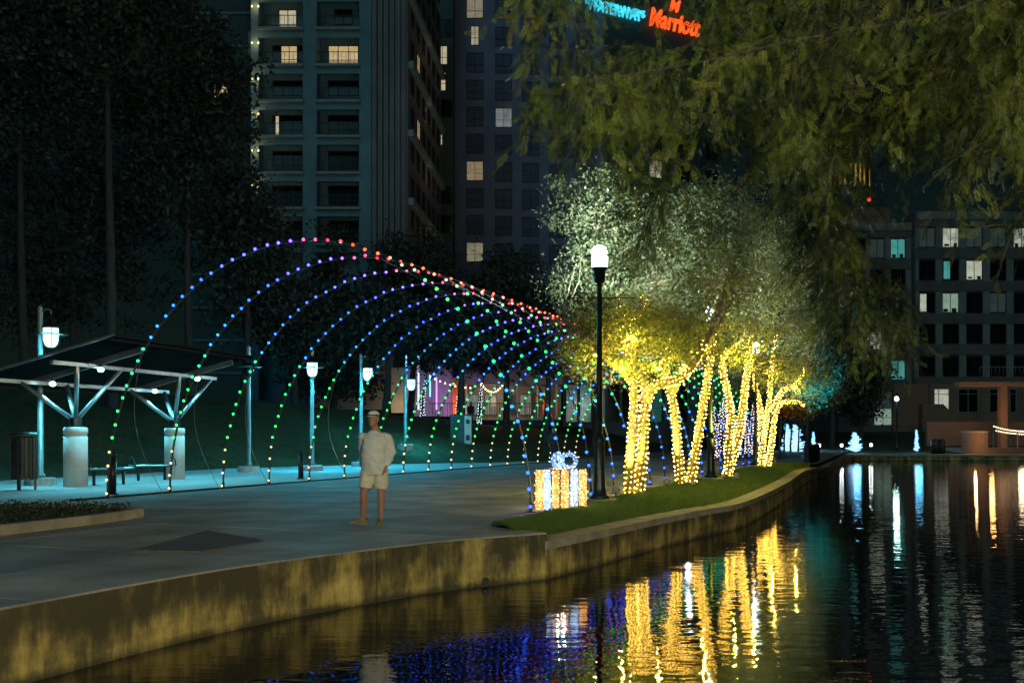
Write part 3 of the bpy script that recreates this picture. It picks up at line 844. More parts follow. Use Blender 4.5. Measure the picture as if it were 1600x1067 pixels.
bench(onground(170, 757), math.radians(46), 'steel slat bench between the bollard and the nearer stone column')
bench(onground(237, 750), math.radians(44), 'steel slat bench in front of the farther stone column')
# utility cabinet on the lawn
ux, uy = -2.95, 55.5; uz = lawn_z(ux, uy) or 0
ut = thing('utility_cabinet', 'dark green utility cabinet with pale side panel on the lawn', 'cabinet', (ux, uy, uz - 0.2))
ob('body', MB().box((ux - 0.12, uy, uz + 0.6), (0.78, 0.9, 1.7)), 'ut_green', ut)
ob('side_panel', MB().box((ux + 0.47, uy - 0.1, uz + 0.6), (0.38, 0.8, 1.62)), 'ut_pale', ut)
ob('top', MB().box((ux + 0.05, uy, uz + 1.48), (1.25, 1.0, 0.05)), 'ut_green', ut)
ob('vent', MB().box((ux + 0.47, uy - 0.53, uz + 0.2), (0.22, 0.04, 0.3)), 'frame_dark', ut)
ob('label_plate', MB().box((ux + 0.47, uy - 0.52, uz + 1.1), (0.2, 0.03, 0.25)), 'frame_dark', ut)

# ================================================================== LIT PRESENT
def tinsel(name, c1, c2, e):
    m, nt, b = new_mat(name)
    tc = N(nt, 'ShaderNodeTexCoord'); vo = N(nt, 'ShaderNodeTexVoronoi', Scale=26); nt.links.new(tc.outputs['Object'], vo.inputs['Vector'])
    cr = N(nt, 'ShaderNodeValToRGB'); cr.color_ramp.elements[0].color = (*c1, 1); cr.color_ramp.elements[1].color = (*c2, 1)
    nt.links.new(vo.outputs['Distance'], cr.inputs[0])
    t = N(nt, 'ShaderNodeBsdfTranslucent'); g = N(nt, 'ShaderNodeBsdfGlossy', Roughness=0.35); tr = N(nt, 'ShaderNodeBsdfTransparent')
    m1 = N(nt, 'ShaderNodeMixShader'); m1.inputs[0].default_value = 0.15
    m2 = N(nt, 'ShaderNodeMixShader')
    nz = N(nt, 'ShaderNodeTexNoise', Scale=30, Detail=3); nt.links.new(tc.outputs['Object'], nz.inputs['Vector'])
    r2 = N(nt, 'ShaderNodeValToRGB'); r2.color_ramp.elements[0].position = 0.52; r2.color_ramp.elements[1].position = 0.62
    nt.links.new(nz.outputs[0], r2.inputs[0]); nt.links.new(r2.outputs[0], m2.inputs[0])
    nt.links.new(cr.outputs[0], t.inputs[0]); nt.links.new(cr.outputs[0], g.inputs[0])
    nt.links.new(t.outputs[0], m1.inputs[1]); nt.links.new(g.outputs[0], m1.inputs[2])
    nt.links.new(m1.outputs[0], m2.inputs[1]); nt.links.new(tr.outputs[0], m2.inputs[2])
    nt.links.new(m2.outputs[0], nt.nodes['Material Output'].inputs[0]); nt.nodes.remove(b)
tinsel('tinsel_gold', (0.92, 0.70, 0.44), (0.50, 0.28, 0.10), 0)
tinsel('tinsel_white', (0.42, 0.62, 0.95), (0.16, 0.32, 0.7), 0)
emis('mini_warm', (1.0, 0.66, 0.26), 5.0)
emis('mini_cool', (0.62, 0.85, 1.0), 4.5)
pp = Vector((0.93, 18.55, -0.03)); S = 0.70; H = 0.80
pr = thing('lit_present', 'glowing gold present box with white ribbons and bow on the grass', 'light sculpture', pp)
pr.rotation_euler.z = math.radians(40)
fr = MB(); h = S / 2
for x in (-h, h):
    for y in (-h, h): fr.bar((x, y, 0), (x, y, H), 0.018)
for z in (0.01, H):
    for q in (-h, h): fr.bar((-h, q, z), (h, q, z), 0.018); fr.bar((q, -h, z), (q, h, z), 0.018)
ob('frame', fr, 'dark_metal', pr, False, False)
for k in range(4):
    r = Matrix.Rotation(PI / 2 * k, 3, 'Z')
    for (a, b) in ((-h + 0.012, -0.135), (0.135, h - 0.012)):
        q = MB().box(((a + b) / 2, -h + 0.002, H / 2 + 0.01), (b - a, 0.006, H - 0.04)); q.v = [tuple(r @ Vector(v)) for v in q.v]
        ob('panel', q, 'tinsel_gold', pr, False, False)
    q = MB().box((0, -h - 0.008, H / 2 + 0.01), (0.2, 0.006, H - 0.02)); q.v = [tuple(r @ Vector(v)) for v in q.v]
    ob('ribbon', q, 'tinsel_white', pr, False, False)
q = MB().box((0, 0, H - 0.004), (S - 0.03, S - 0.03, 0.006)); ob('lid', q, 'tinsel_gold', pr, False, False)
def present_bulbs(cool):
    P = []
    for k in range(4):
        r = Matrix.Rotation(PI / 2 * k, 3, 'Z')
        for _ in range(85 if not cool else 60):
            x = random.uniform(-0.09, 0.09) if cool else random.choice((-1, 1)) * random.uniform(0.13, h)
            P.append(tuple(r @ Vector((x, -h - 0.02, random.uniform(0.02, H)))))
    return P
o = quads('bulbs', octas(present_bulbs(False), 0.011), 'mini_warm'); o.parent = pr; o['kind'] = 'stuff'
o = quads('bulbs', octas(present_bulbs(True), 0.011), 'mini_cool'); o.parent = pr; o['kind'] = 'stuff'
for (ang, sc) in ((0.0, 1.0), (2.1, 0.9), (4.2, 0.95)):
    dx, dy = math.cos(ang - 0.7), math.sin(ang - 0.7)
    lp = [(dx * (0.15 + 0.135 * math.cos(a)), dy * (0.15 + 0.135 * math.cos(a)), H + 0.155 + 0.125 * math.sin(a)) for a in np.linspace(PI, 3 * PI, 17)]
    bw = ob('bow_loop', MB().tube(lp, 0.042, 7), 'tinsel_white', pr, True, False)
    q = quads('bulbs', octas([(p[0] + random.gauss(0, 0.03), p[1] + random.gauss(0, 0.03), p[2] + random.gauss(0, 0.03)) for p in lp * 4], 0.011), 'mini_cool'); q.parent = bw; q['kind'] = 'stuff'
def plight(loc, e, c, rad): 
    o = light('present_light', (0, 0, 0), e, c, rad, pr); o.location = loc
plight((0, 0, 0.30), 46, (1.0, 0.74, 0.45), 0.12); plight((0, 0, 0.6), 36, (1.0, 0.74, 0.45), 0.12)
plight((0.0, 0, H + 0.16), 16, (0.6, 0.85, 1.0), 0.08)

# ================================================================== TREES
def polyY(pts, Y, dy=0.0):
    return [at(px, py, Y + dy * i / max(1, len(pts) - 1)) for i, (px, py) in enumerate(pts)]
def resample(pts, step):
    pts = [Vector(p) for p in pts]; L = [0]
    for a, b in zip(pts, pts[1:]): L.append(L[-1] + (b - a).length)
    n = max(2, int(L[-1] / step)); out = []
    for k in range(n + 1):
        s = L[-1] * k / n
        for i in range(len(pts) - 1):
            if s <= L[i + 1] + 1e-6:
                f = (s - L[i]) / max(1e-6, L[i + 1] - L[i])
                p0, p1, p2, p3 = pts[max(i - 1, 0)], pts[i], pts[i + 1], pts[min(i + 2, len(pts) - 1)]
                out.append(0.5 * ((2 * p1) + (p2 - p0) * f + (2 * p0 - 5 * p1 + 4 * p2 - p3) * f * f + (3 * p1 - p0 - 3 * p2 + p3) * f ** 3)); break
    return out, L[-1]
def crown_points(ells, n_clump, per, spread):
    P = []; cl = []
    vol = [e[1][0] * e[1][1] * e[1][2] for e in ells]; tot = sum(vol)
    for (c, r), v in zip(ells, vol):
        k = max(3, int(n_clump * v / tot))
        d = rand_dirs(k) * (RNG.uniform(0.12, 1.0, (k, 1)) ** 0.42)
        cl.append(np.array(c) + d * np.array(r))
    cl = np.concatenate(cl)
    for c in cl:
        m = max(4, int(per * RNG.uniform(0.4, 1.6)))
        P.append(c + RNG.normal(size=(m, 3)) * np.array([spread, spread, spread * 0.7]) * RNG.uniform(0.6, 1.3))
    return np.concatenate(P), cl
def tree(name, label, base, stems, ells, n_clump, per, spread, leaf, leafm, bark, group=None, r0=0.11, twigs=0.5, sides=8):
    t = thing(name, label, 'tree', base, group)
    tips = []
    for s in stems:
        pts, L = resample(s, 0.35); n = len(pts)
        rad = [max(0.018, r0 * (1 - 0.78 * i / n)) * (1.25 if i == 0 else 1) for i in range(n)]
        pts = [p + Vector((random.gauss(0, 0.012), random.gauss(0, 0.012), 0)) * (i > 0) for i, p in enumerate(pts)]
        ob('trunk', MB().tube(pts, rad, sides), bark, t, True); tips += pts[n // 2:]
    P, cl = crown_points(ells, n_clump, per, spread)
    br = MB()
    for c in cl:
        if random.random() < twigs:
            c = Vector(c); a = min(tips, key=lambda p: (p - c).length + 0.8 * max(0, p.z - c.z + 0.4))
            mid = a.lerp(c, 0.5) + Vector((random.gauss(0, 0.12), random.gauss(0, 0.12), 0.15))
            l = (c - a).length; br.tube([a, mid, c], [0.010 + 0.006 * l, 0.006 + 0.003 * l, 0.004], 4, False)
    if br.v: ob('branches', br, bark, t)
    o = quads('crown', leaves(P, leaf), leafm, t); o['kind'] = 'stuff'
    return t
emis('fairy_warm', (1.0, 0.56, 0.075), 21.0)
emis('fairy_white', (1.0, 0.80, 0.74), 2.6)
emis('fairy_blue', (0.25, 0.60, 1.0), 3.0)
def fairy(label, stems, r0, top, m, power, color, bulb=0.0185, pitch=0.115, gap=0.095, group='fairy lights wrapped round trees', nl=3, glow=()):
    base = stems[0][0]
    t = thing('fairy_lights', label, 'string lights', base, group)
    P = []; wire = MB()
    for s in stems:
        pts, L = resample(s, 0.05); n = len(pts); use = int(n * top); th = random.random() * 6; W = []; acc = 0
        for i in range(use):
            r = max(0.018, r0 * (1 - 0.78 * i / n)) + 0.018
            d = (pts[min(i + 1, n - 1)] - pts[max(i - 1, 0)]).normalized(); a = d.orthogonal().normalized(); b = d.cross(a)
            step = 2 * PI * 0.05 / pitch; sub = 6
            for k in range(sub):
                th += step / sub; p = pts[i] + d * (0.05 * k / sub) + (a * math.cos(th) + b * math.sin(th)) * r
                acc += math.hypot(r * step / sub, 0.05 / sub)
                if k % 3 == 0: W.append(p)
                if acc > gap:
                    acc = 0; P.append(p + Vector((random.gauss(0, 0.012), random.gauss(0, 0.012), random.gauss(0, 0.015))))
        if len(W) > 3: wire.tube(W, 0.004, 3, False)
    ob('wire', wire, 'wire', t)
    o = quads('bulbs', octas(P, bulb), m, t); o['kind'] = 'stuff'
    for g_ in glow: light('string_glow', g_, 105 if len(glow) > 2 else 150, (1.0, 0.78, 0.07), 0.02, t)      # the string's own light where it is densest, in the forks
    return t
WARM = (1.0, 0.62, 0.18)
def E(px, py, Y, rx, rz, ry=None):   # crown lobe from photo position and pixel half-sizes
    c = at(px, py, Y); s = Y / FPX; return (tuple(c), (rx * s, (ry if ry else (rx + rz) / 2 * s), rz * s))

# tree 1
Y1 = 23.2
s1 = [polyY([(984, 783), (985, 720), (991, 650), (989, 600), (978, 545), (968, 490), (955, 440), (930, 360), (918, 300)], Y1, 0.6),
      polyY([(996, 783), (1003, 720), (1006, 660), (1010, 620), (1000, 580), (985, 540), (1000, 480), (1040, 400), (1060, 320)], Y1, 1.2),
      polyY([(1008, 628), (1022, 604), (1048, 596), (1068, 590), (1100, 540), (1130, 470)], Y1 + 0.3, 1.0),
      polyY([(988, 590), (950, 560), (930, 540), (880, 500)], Y1 + 0.2, -1.0)]
tree('birch_tree', 'multi-stemmed leafy tree wrapped in warm lights, nearest the lamp and present', (s1[0][0].x, s1[0][0].y, -0.02), s1,
     [E(940, 330, Y1, 85, 80), E(1010, 430, Y1 + 0.4, 110, 95), E(925, 470, Y1, 75, 95), E(930, 560, Y1 - 0.3, 62, 48), E(1000, 545, Y1, 95, 55), E(1060, 380, Y1 + 1, 80, 90), E(960, 520, Y1 - 0.2, 95, 48), E(1060, 530, Y1 + 0.6, 75, 45), E(900, 530, Y1, 45, 50)],
     560, 64, 0.22, 0.085, 'birch_leaf', 'bark_birch', 'birches in the canal bed', 0.125, 0.6)
fairy('warm string lights wound round the tree nearest the street lamp', [s1[0][:], s1[1][:], s1[2][:], s1[3][:2]], 0.125, 0.68, 'fairy_warm', 55, WARM, glow=[at(972, 578, Y1 - 0.5), at(930, 555, Y1 - 0.3), at(1030, 572, Y1 - 0.4), at(985, 530, Y1 - 0.6)])
Y2 = 27.2
s2 = [polyY([(1066, 767), (1060, 720), (1056, 660), (1048, 610), (1040, 570), (1060, 500), (1070, 420), (1085, 330)], Y2, 0.5),
      polyY([(1078, 767), (1086, 710), (1096, 650), (1104, 600), (1111, 550), (1120, 480), (1150, 400), (1170, 320)], Y2, 1.4),
      polyY([(1048, 612), (1070, 575), (1098, 552), (1125, 500)], Y2, -0.6)]
tree('birch_tree', 'leafy tree with two V-shaped stems in warm lights, second from the present', (s2[0][0].x, s2[0][0].y, -0.02), s2,
     [E(1080, 420, Y2, 105, 105), E(1130, 350, Y2 + 1, 90, 75), E(1090, 520, Y2, 85, 55), E(1150, 470, Y2 + 1, 90, 80)],
     380, 66, 0.28, 0.09, 'birch_leaf', 'bark_birch', 'birches in the canal bed', 0.125, 0.5)
fairy('warm string lights wound round the V-shaped second tree', s2, 0.125, 0.55, 'fairy_warm', 62, WARM, glow=[at(1062, 562, Y2 - 0.5), at(1100, 560, Y2 - 0.5)])
Y3 = 32.6
s3 = [polyY([(1131, 752), (1146, 710), (1158, 660), (1164, 610), (1170, 560), (1180, 500), (1200, 420)], Y3, 0.8),
      polyY([(1138, 752), (1140, 690), (1141, 640), (1134, 600), (1128, 565), (1140, 545), (1160, 530), (1190, 470)], Y3, 0.0)]
tree('birch_tree', 'leafy tree leaning right in warm lights, third from the present', (s3[0][0].x, s3[0][0].y, -0.02), s3,
     [E(1180, 430, Y3, 95, 95), E(1225, 400, Y3 + 1, 70, 80), E(1190, 540, Y3, 75, 60), E(1240, 490, Y3 + 1.5, 55, 80)],
     330, 66, 0.30, 0.095, 'birch_leaf', 'bark_birch', 'birches in the canal bed', 0.14, 0.5)
fairy('warm string lights wound round the right-leaning third tree', s3, 0.14, 0.68, 'fairy_warm', 62, WARM, 0.023, glow=[at(1148, 552, Y3 - 0.5), at(1178, 556, Y3 - 0.5)])
Y4 = 42.0
s4 = [polyY([(1188, 735), (1192, 690), (1200, 640), (1204, 600), (1207, 560), (1215, 510)], Y4, 0.5),
      polyY([(1198, 735), (1206, 690), (1211, 650), (1222, 630), (1245, 628), (1262, 637)], Y4, 0.8),
      polyY([(1204, 650), (1222, 612), (1245, 600), (1260, 570)], Y4, 0.5),
      polyY([(1190, 690), (1188, 640), (1180, 600), (1178, 560)], Y4, 0.5)]
tree('birch_tree', 'small spreading tree in warm lights, farthest in the canal bed', (s4[0][0].x, s4[0][0].y, -0.02), s4,
     [E(1225, 560, Y4, 60, 55), E(1265, 600, Y4, 40, 48), E(1260, 500, Y4 + 2, 50, 60)],
     170, 58, 0.32, 0.11, 'birch_leaf', 'bark_birch', 'birches in the canal bed', 0.12, 0.5)
fairy('warm string lights on the small spreading tree farthest along the bed', s4, 0.12, 0.95, 'fairy_warm', 60, WARM, 0.026, glow=[at(1207, 588, Y4 - 0.5), at(1244, 606, Y4 - 0.5)])
# rust coloured young tree, teal lit tree and white lit trunks beyond
Y5 = 47
tree('rusty_tree', 'young tree with rust orange leaves behind the last warm-lit tree', (*onground(1218, 724)[:2], 0), [polyY([(1218, 718), (1220, 660), (1226, 630)], Y5)],
     [E(1225, 633, Y5, 26, 15), E(1240, 640, Y5, 18, 12)], 40, 40, 0.25, 0.13, 'rust_leaf', 'bark_dark', None, 0.05)
Y6 = 56
tree('teal_tree', 'leafy tree floodlit teal right of the warm-lit trees', (at(1262, 705, Y6).x, Y6, 0), [polyY([(1262, 708), (1262, 640), (1264, 560)], Y6)],
     [E(1265, 575, Y6, 34, 48), E(1262, 530, Y6, 26, 30), E(1285, 600, Y6, 28, 40), E(1225, 610, Y6, 34, 22)], 200, 50, 0.40, 0.16, 'birch_leaf', 'bark_dark', None, 0.12)
for i, (px, Y, la) in enumerate(((1118, 50, 'left'), (1135, 51.5, 'middle'), (1150, 53, 'right'), (1168, 55, 'far'))):
    ss = [polyY([(px, 715 - i * 2), (px - 2, 660), (px - 6, 625)], Y), polyY([(px + 3, 715 - i * 2), (px + 7, 660), (px + 10, 630)], Y)]
    tree('slim_tree', ['slim tree wrapped in pinkish white lights, leftmost of four behind the warm trees', 'slim tree wrapped in pinkish white lights, second from left of four', 'slim tree wrapped in pinkish white lights, third from left of four', 'slim tree wrapped in pinkish white lights, rightmost of four'][i],
         (ss[0][0].x, Y, 0), ss, [E(px, 600, Y, 26, 22)], 40, 40, 0.35, 0.15, 'birch_leaf', 'bark_dark', 'slim white-lit trees', 0.09, 0.3)
    fairy('pinkish white lights on the %s slim tree of the four beyond the bed' % ['leftmost', 'second', 'third', 'rightmost'][i], ss, 0.13, 1.0, 'fairy_white', 14, (1, 0.8, 0.75), 0.032, 0.14, 0.14, 'white fairy lights beyond the bed', 1)

# floodlights at the tree bases
def flood(p, aim, label, energy, color, spot=1.2):
    t = thing('floodlight', label, 'floodlight', p, 'ground floodlights')
    ob('spike', MB().tube([(0, 0, -0.1), (0, 0, 0.12)], 0.015, 6), 'dark_metal', t, False, False)
    d = Vector(aim).normalized(); q = d.to_track_quat('Z', 'Y').to_matrix()
    h = MB().lathe([(0.05, -0.09), (0.075, -0.06), (0.085, 0.04), (0.085, 0.06)], n=12); h.v = [tuple(q @ Vector(v) + Vector((0, 0, 0.19))) for v in h.v]
    ob('housing', h, 'frame_pale', t, True, False)
    y = MB().tube([(-0.1, 0, 0.19), (-0.1, 0, 0.1), (0.1, 0, 0.1), (0.1, 0, 0.19)], 0.01, 5); ob('yoke', y, 'frame_pale', t, False, False)
    if energy: light('flood_light', Vector(p) + Vector((0, 0, 0.19)) + d * 0.14, energy, color, 0.06, t, spot, d)
flood(onground(962, 776, -0.02), (0.32, 0.15, 1), 'small ground floodlight at the foot of the first lit tree', 1300, (1, 0.82, 0.10), 1.6)
flood(onground(1042, 762, -0.02), (0.15, 0.2, 1), 'small ground floodlight left of the V-shaped second tree', 1300, (1, 0.82, 0.10), 1.6)
flood(onground(1150, 752, -0.02), (0.05, 0.2, 1), 'small ground floodlight right of the foot of the right-leaning third tree', 1300, (1, 0.82, 0.10), 1.6)
flood((at(1255, 705, 53).x, 53, 0.02), (0.1, 0.35, 0.75), 'ground floodlight shining teal up into the far leafy tree', 9000, (0.0, 0.55, 1.0), 1.0)

# big dark trees: background
def dark_tree(px, py_base, Y, py_top, halfw, label, name='dark_tree', trunk=0.28, n=240, per=38, leaf=0.34, lowest=0.45, base=None, conif=False):
    b = base or at(px, py_base, Y); top = at(px, py_top, Y); Hh = top.z - b.z
    st = [[b + Vector((0, 0, -0.3)), b + Vector((random.uniform(-.3, .3), 0, Hh * 0.35)), b + Vector((random.uniform(-.4, .4), 0, Hh * 0.8))]]
    rw = halfw * Y / FPX; el = []
    if conif:
        for k in range(5):
            f = k / 4; el.append(((b.x, Y, b.z + Hh * (lowest + (0.95 - lowest) * f)), (rw * (1 - 0.75 * f), rw * (1 - 0.75 * f), Hh * 0.12)))
    else:
        for k in range(6):
            a = random.random() * 6.28; rr = random.uniform(0.2, 0.6)
            el.append(((b.x + math.cos(a) * rw * rr, Y + math.sin(a) * rw * rr * 0.8, b.z + Hh * random.uniform(lowest + 0.15, 0.88)), (rw * random.uniform(0.4, 0.65), rw * 0.5, Hh * random.uniform(0.10, 0.17))))
        el.append(((b.x, Y, b.z + Hh * (lowest + 1) / 2), (rw * 0.85, rw * 0.7, Hh * (1 - lowest) * 0.42)))
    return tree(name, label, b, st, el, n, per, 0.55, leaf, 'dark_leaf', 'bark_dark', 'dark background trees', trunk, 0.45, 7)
def lz(px, Y): return Vector(((px - 800) * Y / FPX, Y, lawn_z((px - 800) * Y / FPX, Y) or 0))
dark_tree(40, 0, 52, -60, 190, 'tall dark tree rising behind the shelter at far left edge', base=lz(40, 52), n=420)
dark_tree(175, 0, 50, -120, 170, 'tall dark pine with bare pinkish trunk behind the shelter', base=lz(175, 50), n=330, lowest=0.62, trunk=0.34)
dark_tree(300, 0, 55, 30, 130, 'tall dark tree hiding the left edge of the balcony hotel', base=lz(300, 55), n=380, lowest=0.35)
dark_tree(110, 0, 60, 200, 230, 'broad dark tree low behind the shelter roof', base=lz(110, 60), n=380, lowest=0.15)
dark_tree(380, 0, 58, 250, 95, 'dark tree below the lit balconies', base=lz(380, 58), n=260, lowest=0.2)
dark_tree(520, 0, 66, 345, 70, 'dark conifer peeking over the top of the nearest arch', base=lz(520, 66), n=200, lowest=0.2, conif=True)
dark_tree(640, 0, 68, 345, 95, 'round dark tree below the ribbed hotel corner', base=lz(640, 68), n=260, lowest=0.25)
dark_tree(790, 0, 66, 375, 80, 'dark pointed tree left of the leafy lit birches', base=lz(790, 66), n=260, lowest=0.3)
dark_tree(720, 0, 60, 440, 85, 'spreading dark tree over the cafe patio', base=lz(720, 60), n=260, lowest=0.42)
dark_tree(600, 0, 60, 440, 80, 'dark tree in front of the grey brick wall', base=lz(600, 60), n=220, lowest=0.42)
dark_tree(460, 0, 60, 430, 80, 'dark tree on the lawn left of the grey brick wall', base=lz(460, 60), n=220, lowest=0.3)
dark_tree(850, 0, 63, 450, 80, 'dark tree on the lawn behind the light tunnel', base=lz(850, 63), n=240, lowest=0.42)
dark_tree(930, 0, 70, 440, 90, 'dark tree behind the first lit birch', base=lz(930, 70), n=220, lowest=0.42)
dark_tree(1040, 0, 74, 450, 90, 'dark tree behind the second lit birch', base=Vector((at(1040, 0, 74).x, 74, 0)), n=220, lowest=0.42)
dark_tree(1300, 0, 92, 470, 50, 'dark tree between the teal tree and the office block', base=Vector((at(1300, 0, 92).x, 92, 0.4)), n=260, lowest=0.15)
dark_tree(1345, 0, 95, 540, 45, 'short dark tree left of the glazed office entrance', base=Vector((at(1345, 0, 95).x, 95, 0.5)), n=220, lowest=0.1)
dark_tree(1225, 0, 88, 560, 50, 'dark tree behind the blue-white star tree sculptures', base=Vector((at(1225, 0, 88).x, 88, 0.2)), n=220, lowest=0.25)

# ================================================================== OVERHANGING CYPRESS
def cypress():
    base = Vector((9.0, 7.5, -0.5))
    t = thing('cypress_tree', 'feathery bald cypress drooping over the canal from upper right', 'tree', base)
    ob('trunk', MB().tube([base + Vector((0, 0, -1.2)), base + Vector((0, 0, 0.5)), base + Vector((-0.1, 0.1, 4)), base + Vector((-0.1, 0.2, 9))], [0.55, 0.34, 0.27, 0.16], 14), 'bark_dark', t, True)
    limbs = [  # photo positions of the boughs with a depth of their own
        ([(1900, -250), (1640, -40), (1480, 20), (1260, 60), (1100, 96), (980, 118), (905, 128)], 8.6, -0.5),
        ([(1900, -200), (1620, -10), (1450, 90), (1340, 190), (1300, 300), (1330, 400), (1385, 452), (1405, 520)], 7.6, 0.5),
        ([(1950, -50), (1720, 60), (1600, 120), (1530, 210), (1510, 280)], 7.0, 0.0),
        ([(1900, -400), (1500, -160), (1200, -90), (980, -70), (880, -10), (850, 60)], 9.2, 0.4),
        ([(1400, 20), (1200, 150), (1090, 215), (1030, 300), (1005, 380)], 8.8, 0.2),
        ([(1450, 60), (1290, 150), (1240, 230), (1270, 320), (1320, 430), (1335, 520)], 8.2, 0.3),
        ([(1950, -100), (1700, -40), (1560, 60), (1440, 140), (1410, 220)], 8.0, 0.2),
        ([(1700, -200), (1400, -90), (1150, 40), (1000, 130), (900, 190)], 7.8, 0.6),
        ([(1950, 100), (1760, 200), (1640, 290), (1580, 350)], 7.4, 0.0)]
    tw_b, tw_d = [], []
    for li, (L, Y, dy) in enumerate(limbs):
        pts = [at(px, py, Y + dy * i) if i else Vector((base.x - 0.1, base.y, at(px, py, Y).z)) for i, (px, py) in enumerate(L)]
        rs, tot = resample(pts, 0.12); n = len(rs)
        ob('limb', MB().tube(rs, [max(0.005, 0.034 * (1 - i / n)) for i in range(n)], 6), 'bark_dark', t, True)
        for i in range(n // 5, n):
            for k in range(13 if li in (1, 5) else 7 if li == 4 else 4):
                tw_b.append(rs[i] + Vector((random.gauss(0, 0.09 if li in (1, 5) else 0.05), random.gauss(0, 0.14), random.gauss(0, 0.05))))
                tw_d.append(Vector((random.gauss(-0.15, 0.55), random.gauss(0, 0.5), random.uniform(-1.3, -0.15))).normalized() * random.uniform(0.25, 0.62))
    # the mass of hanging sprays that fills the upper canopy
    low = [(815, 175), (850, 235), (880, 250), (940, 255), (985, 300), (1015, 350), (1050, 285), (1100, 235), (1150, 225), (1200, 260), (1260, 300), (1300, 330), (1330, 300), (1400, 215), (1440, 230), (1500, 270), (1550, 290), (1620, 340), (1700, 380), (1800, 380)]
    def lowy(px):
        for (a, x), (b, y) in zip(low, low[1:]):
            if px <= b: return x + (y - x) * (px - a) / (b - a)
        return 380
    c = 0
    while c < 2150:
        px = random.uniform(815, 1790); Y = random.uniform(7.0, 10.2); ly = lowy(px); py = random.uniform(-90, ly - 50)
        p = at(px, py, Y)
        if mnoise.noise(Vector((p.x * 1.7, p.y * 0.9, p.z * 1.7))) < -0.01: continue
        if px < 920 and random.random() < 0.45: continue
        if 925 < px < 1105 and py < 62 and random.random() < 0.9: continue
        tw_b.append(p); tw_d.append(Vector((random.gauss(-0.12, 0.5), random.gauss(0, 0.5), random.uniform(-1.2, -0.1))).normalized() * random.uniform(0.2, 0.48)); c += 1
    B = np.array(tw_b); D = np.array(tw_d); n = len(B)
    F = 8; fb, fd = [], []
    for k in range(F):
        s = (k + 0.6) / F
        pos = B + D * s + np.array([0, 0, -0.10]) * s * s
        dd = D / np.linalg.norm(D, axis=1, keepdims=True)
        side = rand_dirs(n); side -= dd * (side * dd).sum(1, keepdims=True); side /= np.linalg.norm(side, axis=1, keepdims=True)
        f = dd * 0.8 + side * 0.55 + np.array([0, 0, -0.25]); f /= np.linalg.norm(f, axis=1, keepdims=True)
        fb.append(pos); fd.append(f * (0.085 + 0.05 * RNG.random((n, 1))))
    fb = np.concatenate(fb); fd = np.concatenate(fd); m = len(fb)
    fl = np.linalg.norm(fd, axis=1, keepdims=True); fu = fd / fl
    side = np.cross(fu, rand_dirs(m)); side /= np.linalg.norm(side, axis=1, keepdims=True)
    out = []
    for k in range(7):
        s = (k + 0.5) / 7
        for sg in (-1, 1):
            o = fb + fd * s; nd = (side * sg * 0.9 + fu * 0.6); nd /= np.linalg.norm(nd, axis=1, keepdims=True)
            ln = (0.030 * (1 - 0.55 * abs(s - 0.4))) * RNG.uniform(0.7, 1.2, (m, 1)); wv = np.cross(nd, np.cross(fu, side)) * 0.0034
            out.append(np.stack([o - fu * 0.001, o + nd * ln * 0.5 + wv, o + nd * ln, o + nd * ln * 0.5 - wv], 1))
    V = np.concatenate(out)
    # keep each spray one island colour: order does not matter, colour varies per needle slightly
    o = quads('foliage', V, 'cypress_leaf', t); o['kind'] = 'stuff'
    tb = MB()
    for i in range(0, n, 2): tb.tube([B[i], B[i] + D[i] * 0.5 + np.array([0, 0, -0.02]), B[i] + D[i] + np.array([0, 0, -0.1])], [0.004, 0.003, 0.0015], 3, False)
    ob('twigs', tb, 'bark_dark', t)
cypress()

# ================================================================== BUILDINGS
WM = {}
def window(parent, c, w, h, pane, rz=0.0, cols=2, rail=True, frame='frame_dark', transom=0.0, depth=0.10):
    """frame object with mullions, its pane a child; centre c, facing -Y turned by rz; meshes shared"""
    key = (round(w, 2), round(h, 2), cols, rail, frame, transom)
    if key not in WM:
        f = MB(); t = 0.07
        for s in (-1, 1):
            f.box((s * (w / 2 - t / 2), 0, 0), (t, depth, h)); f.box((0, 0, s * (h / 2 - t / 2)), (w - 2 * t, depth, t))
        for k in range(1, cols): f.box((-w / 2 + w * k / cols, 0, 0), (0.055, depth * 0.8, h - 2 * t))
        if rail: f.box((0, -0.01, -h * 0.12), (w - 2 * t, depth * 0.7, 0.05))
        if transom: f.box((0, -0.01, h / 2 - transom), (w - 2 * t, depth * 0.7, 0.06))
        WM[key] = f.mesh('window', frame)
    kp = ('pane', round(w, 2), round(h, 2), pane)
    if kp not in WM: WM[kp] = MB().box((0, 0.03, 0), (w - 0.14, 0.02, h - 0.14)).mesh('pane', pane)
    o = link('window', WM[key], parent, Vector(c) - WO[parent.name]); o.rotation_euler.z = rz
    p = link('pane', WM[kp], o)
    return o
emis('wall_lamp', (1.0, 0.60, 0.25), 2.2)

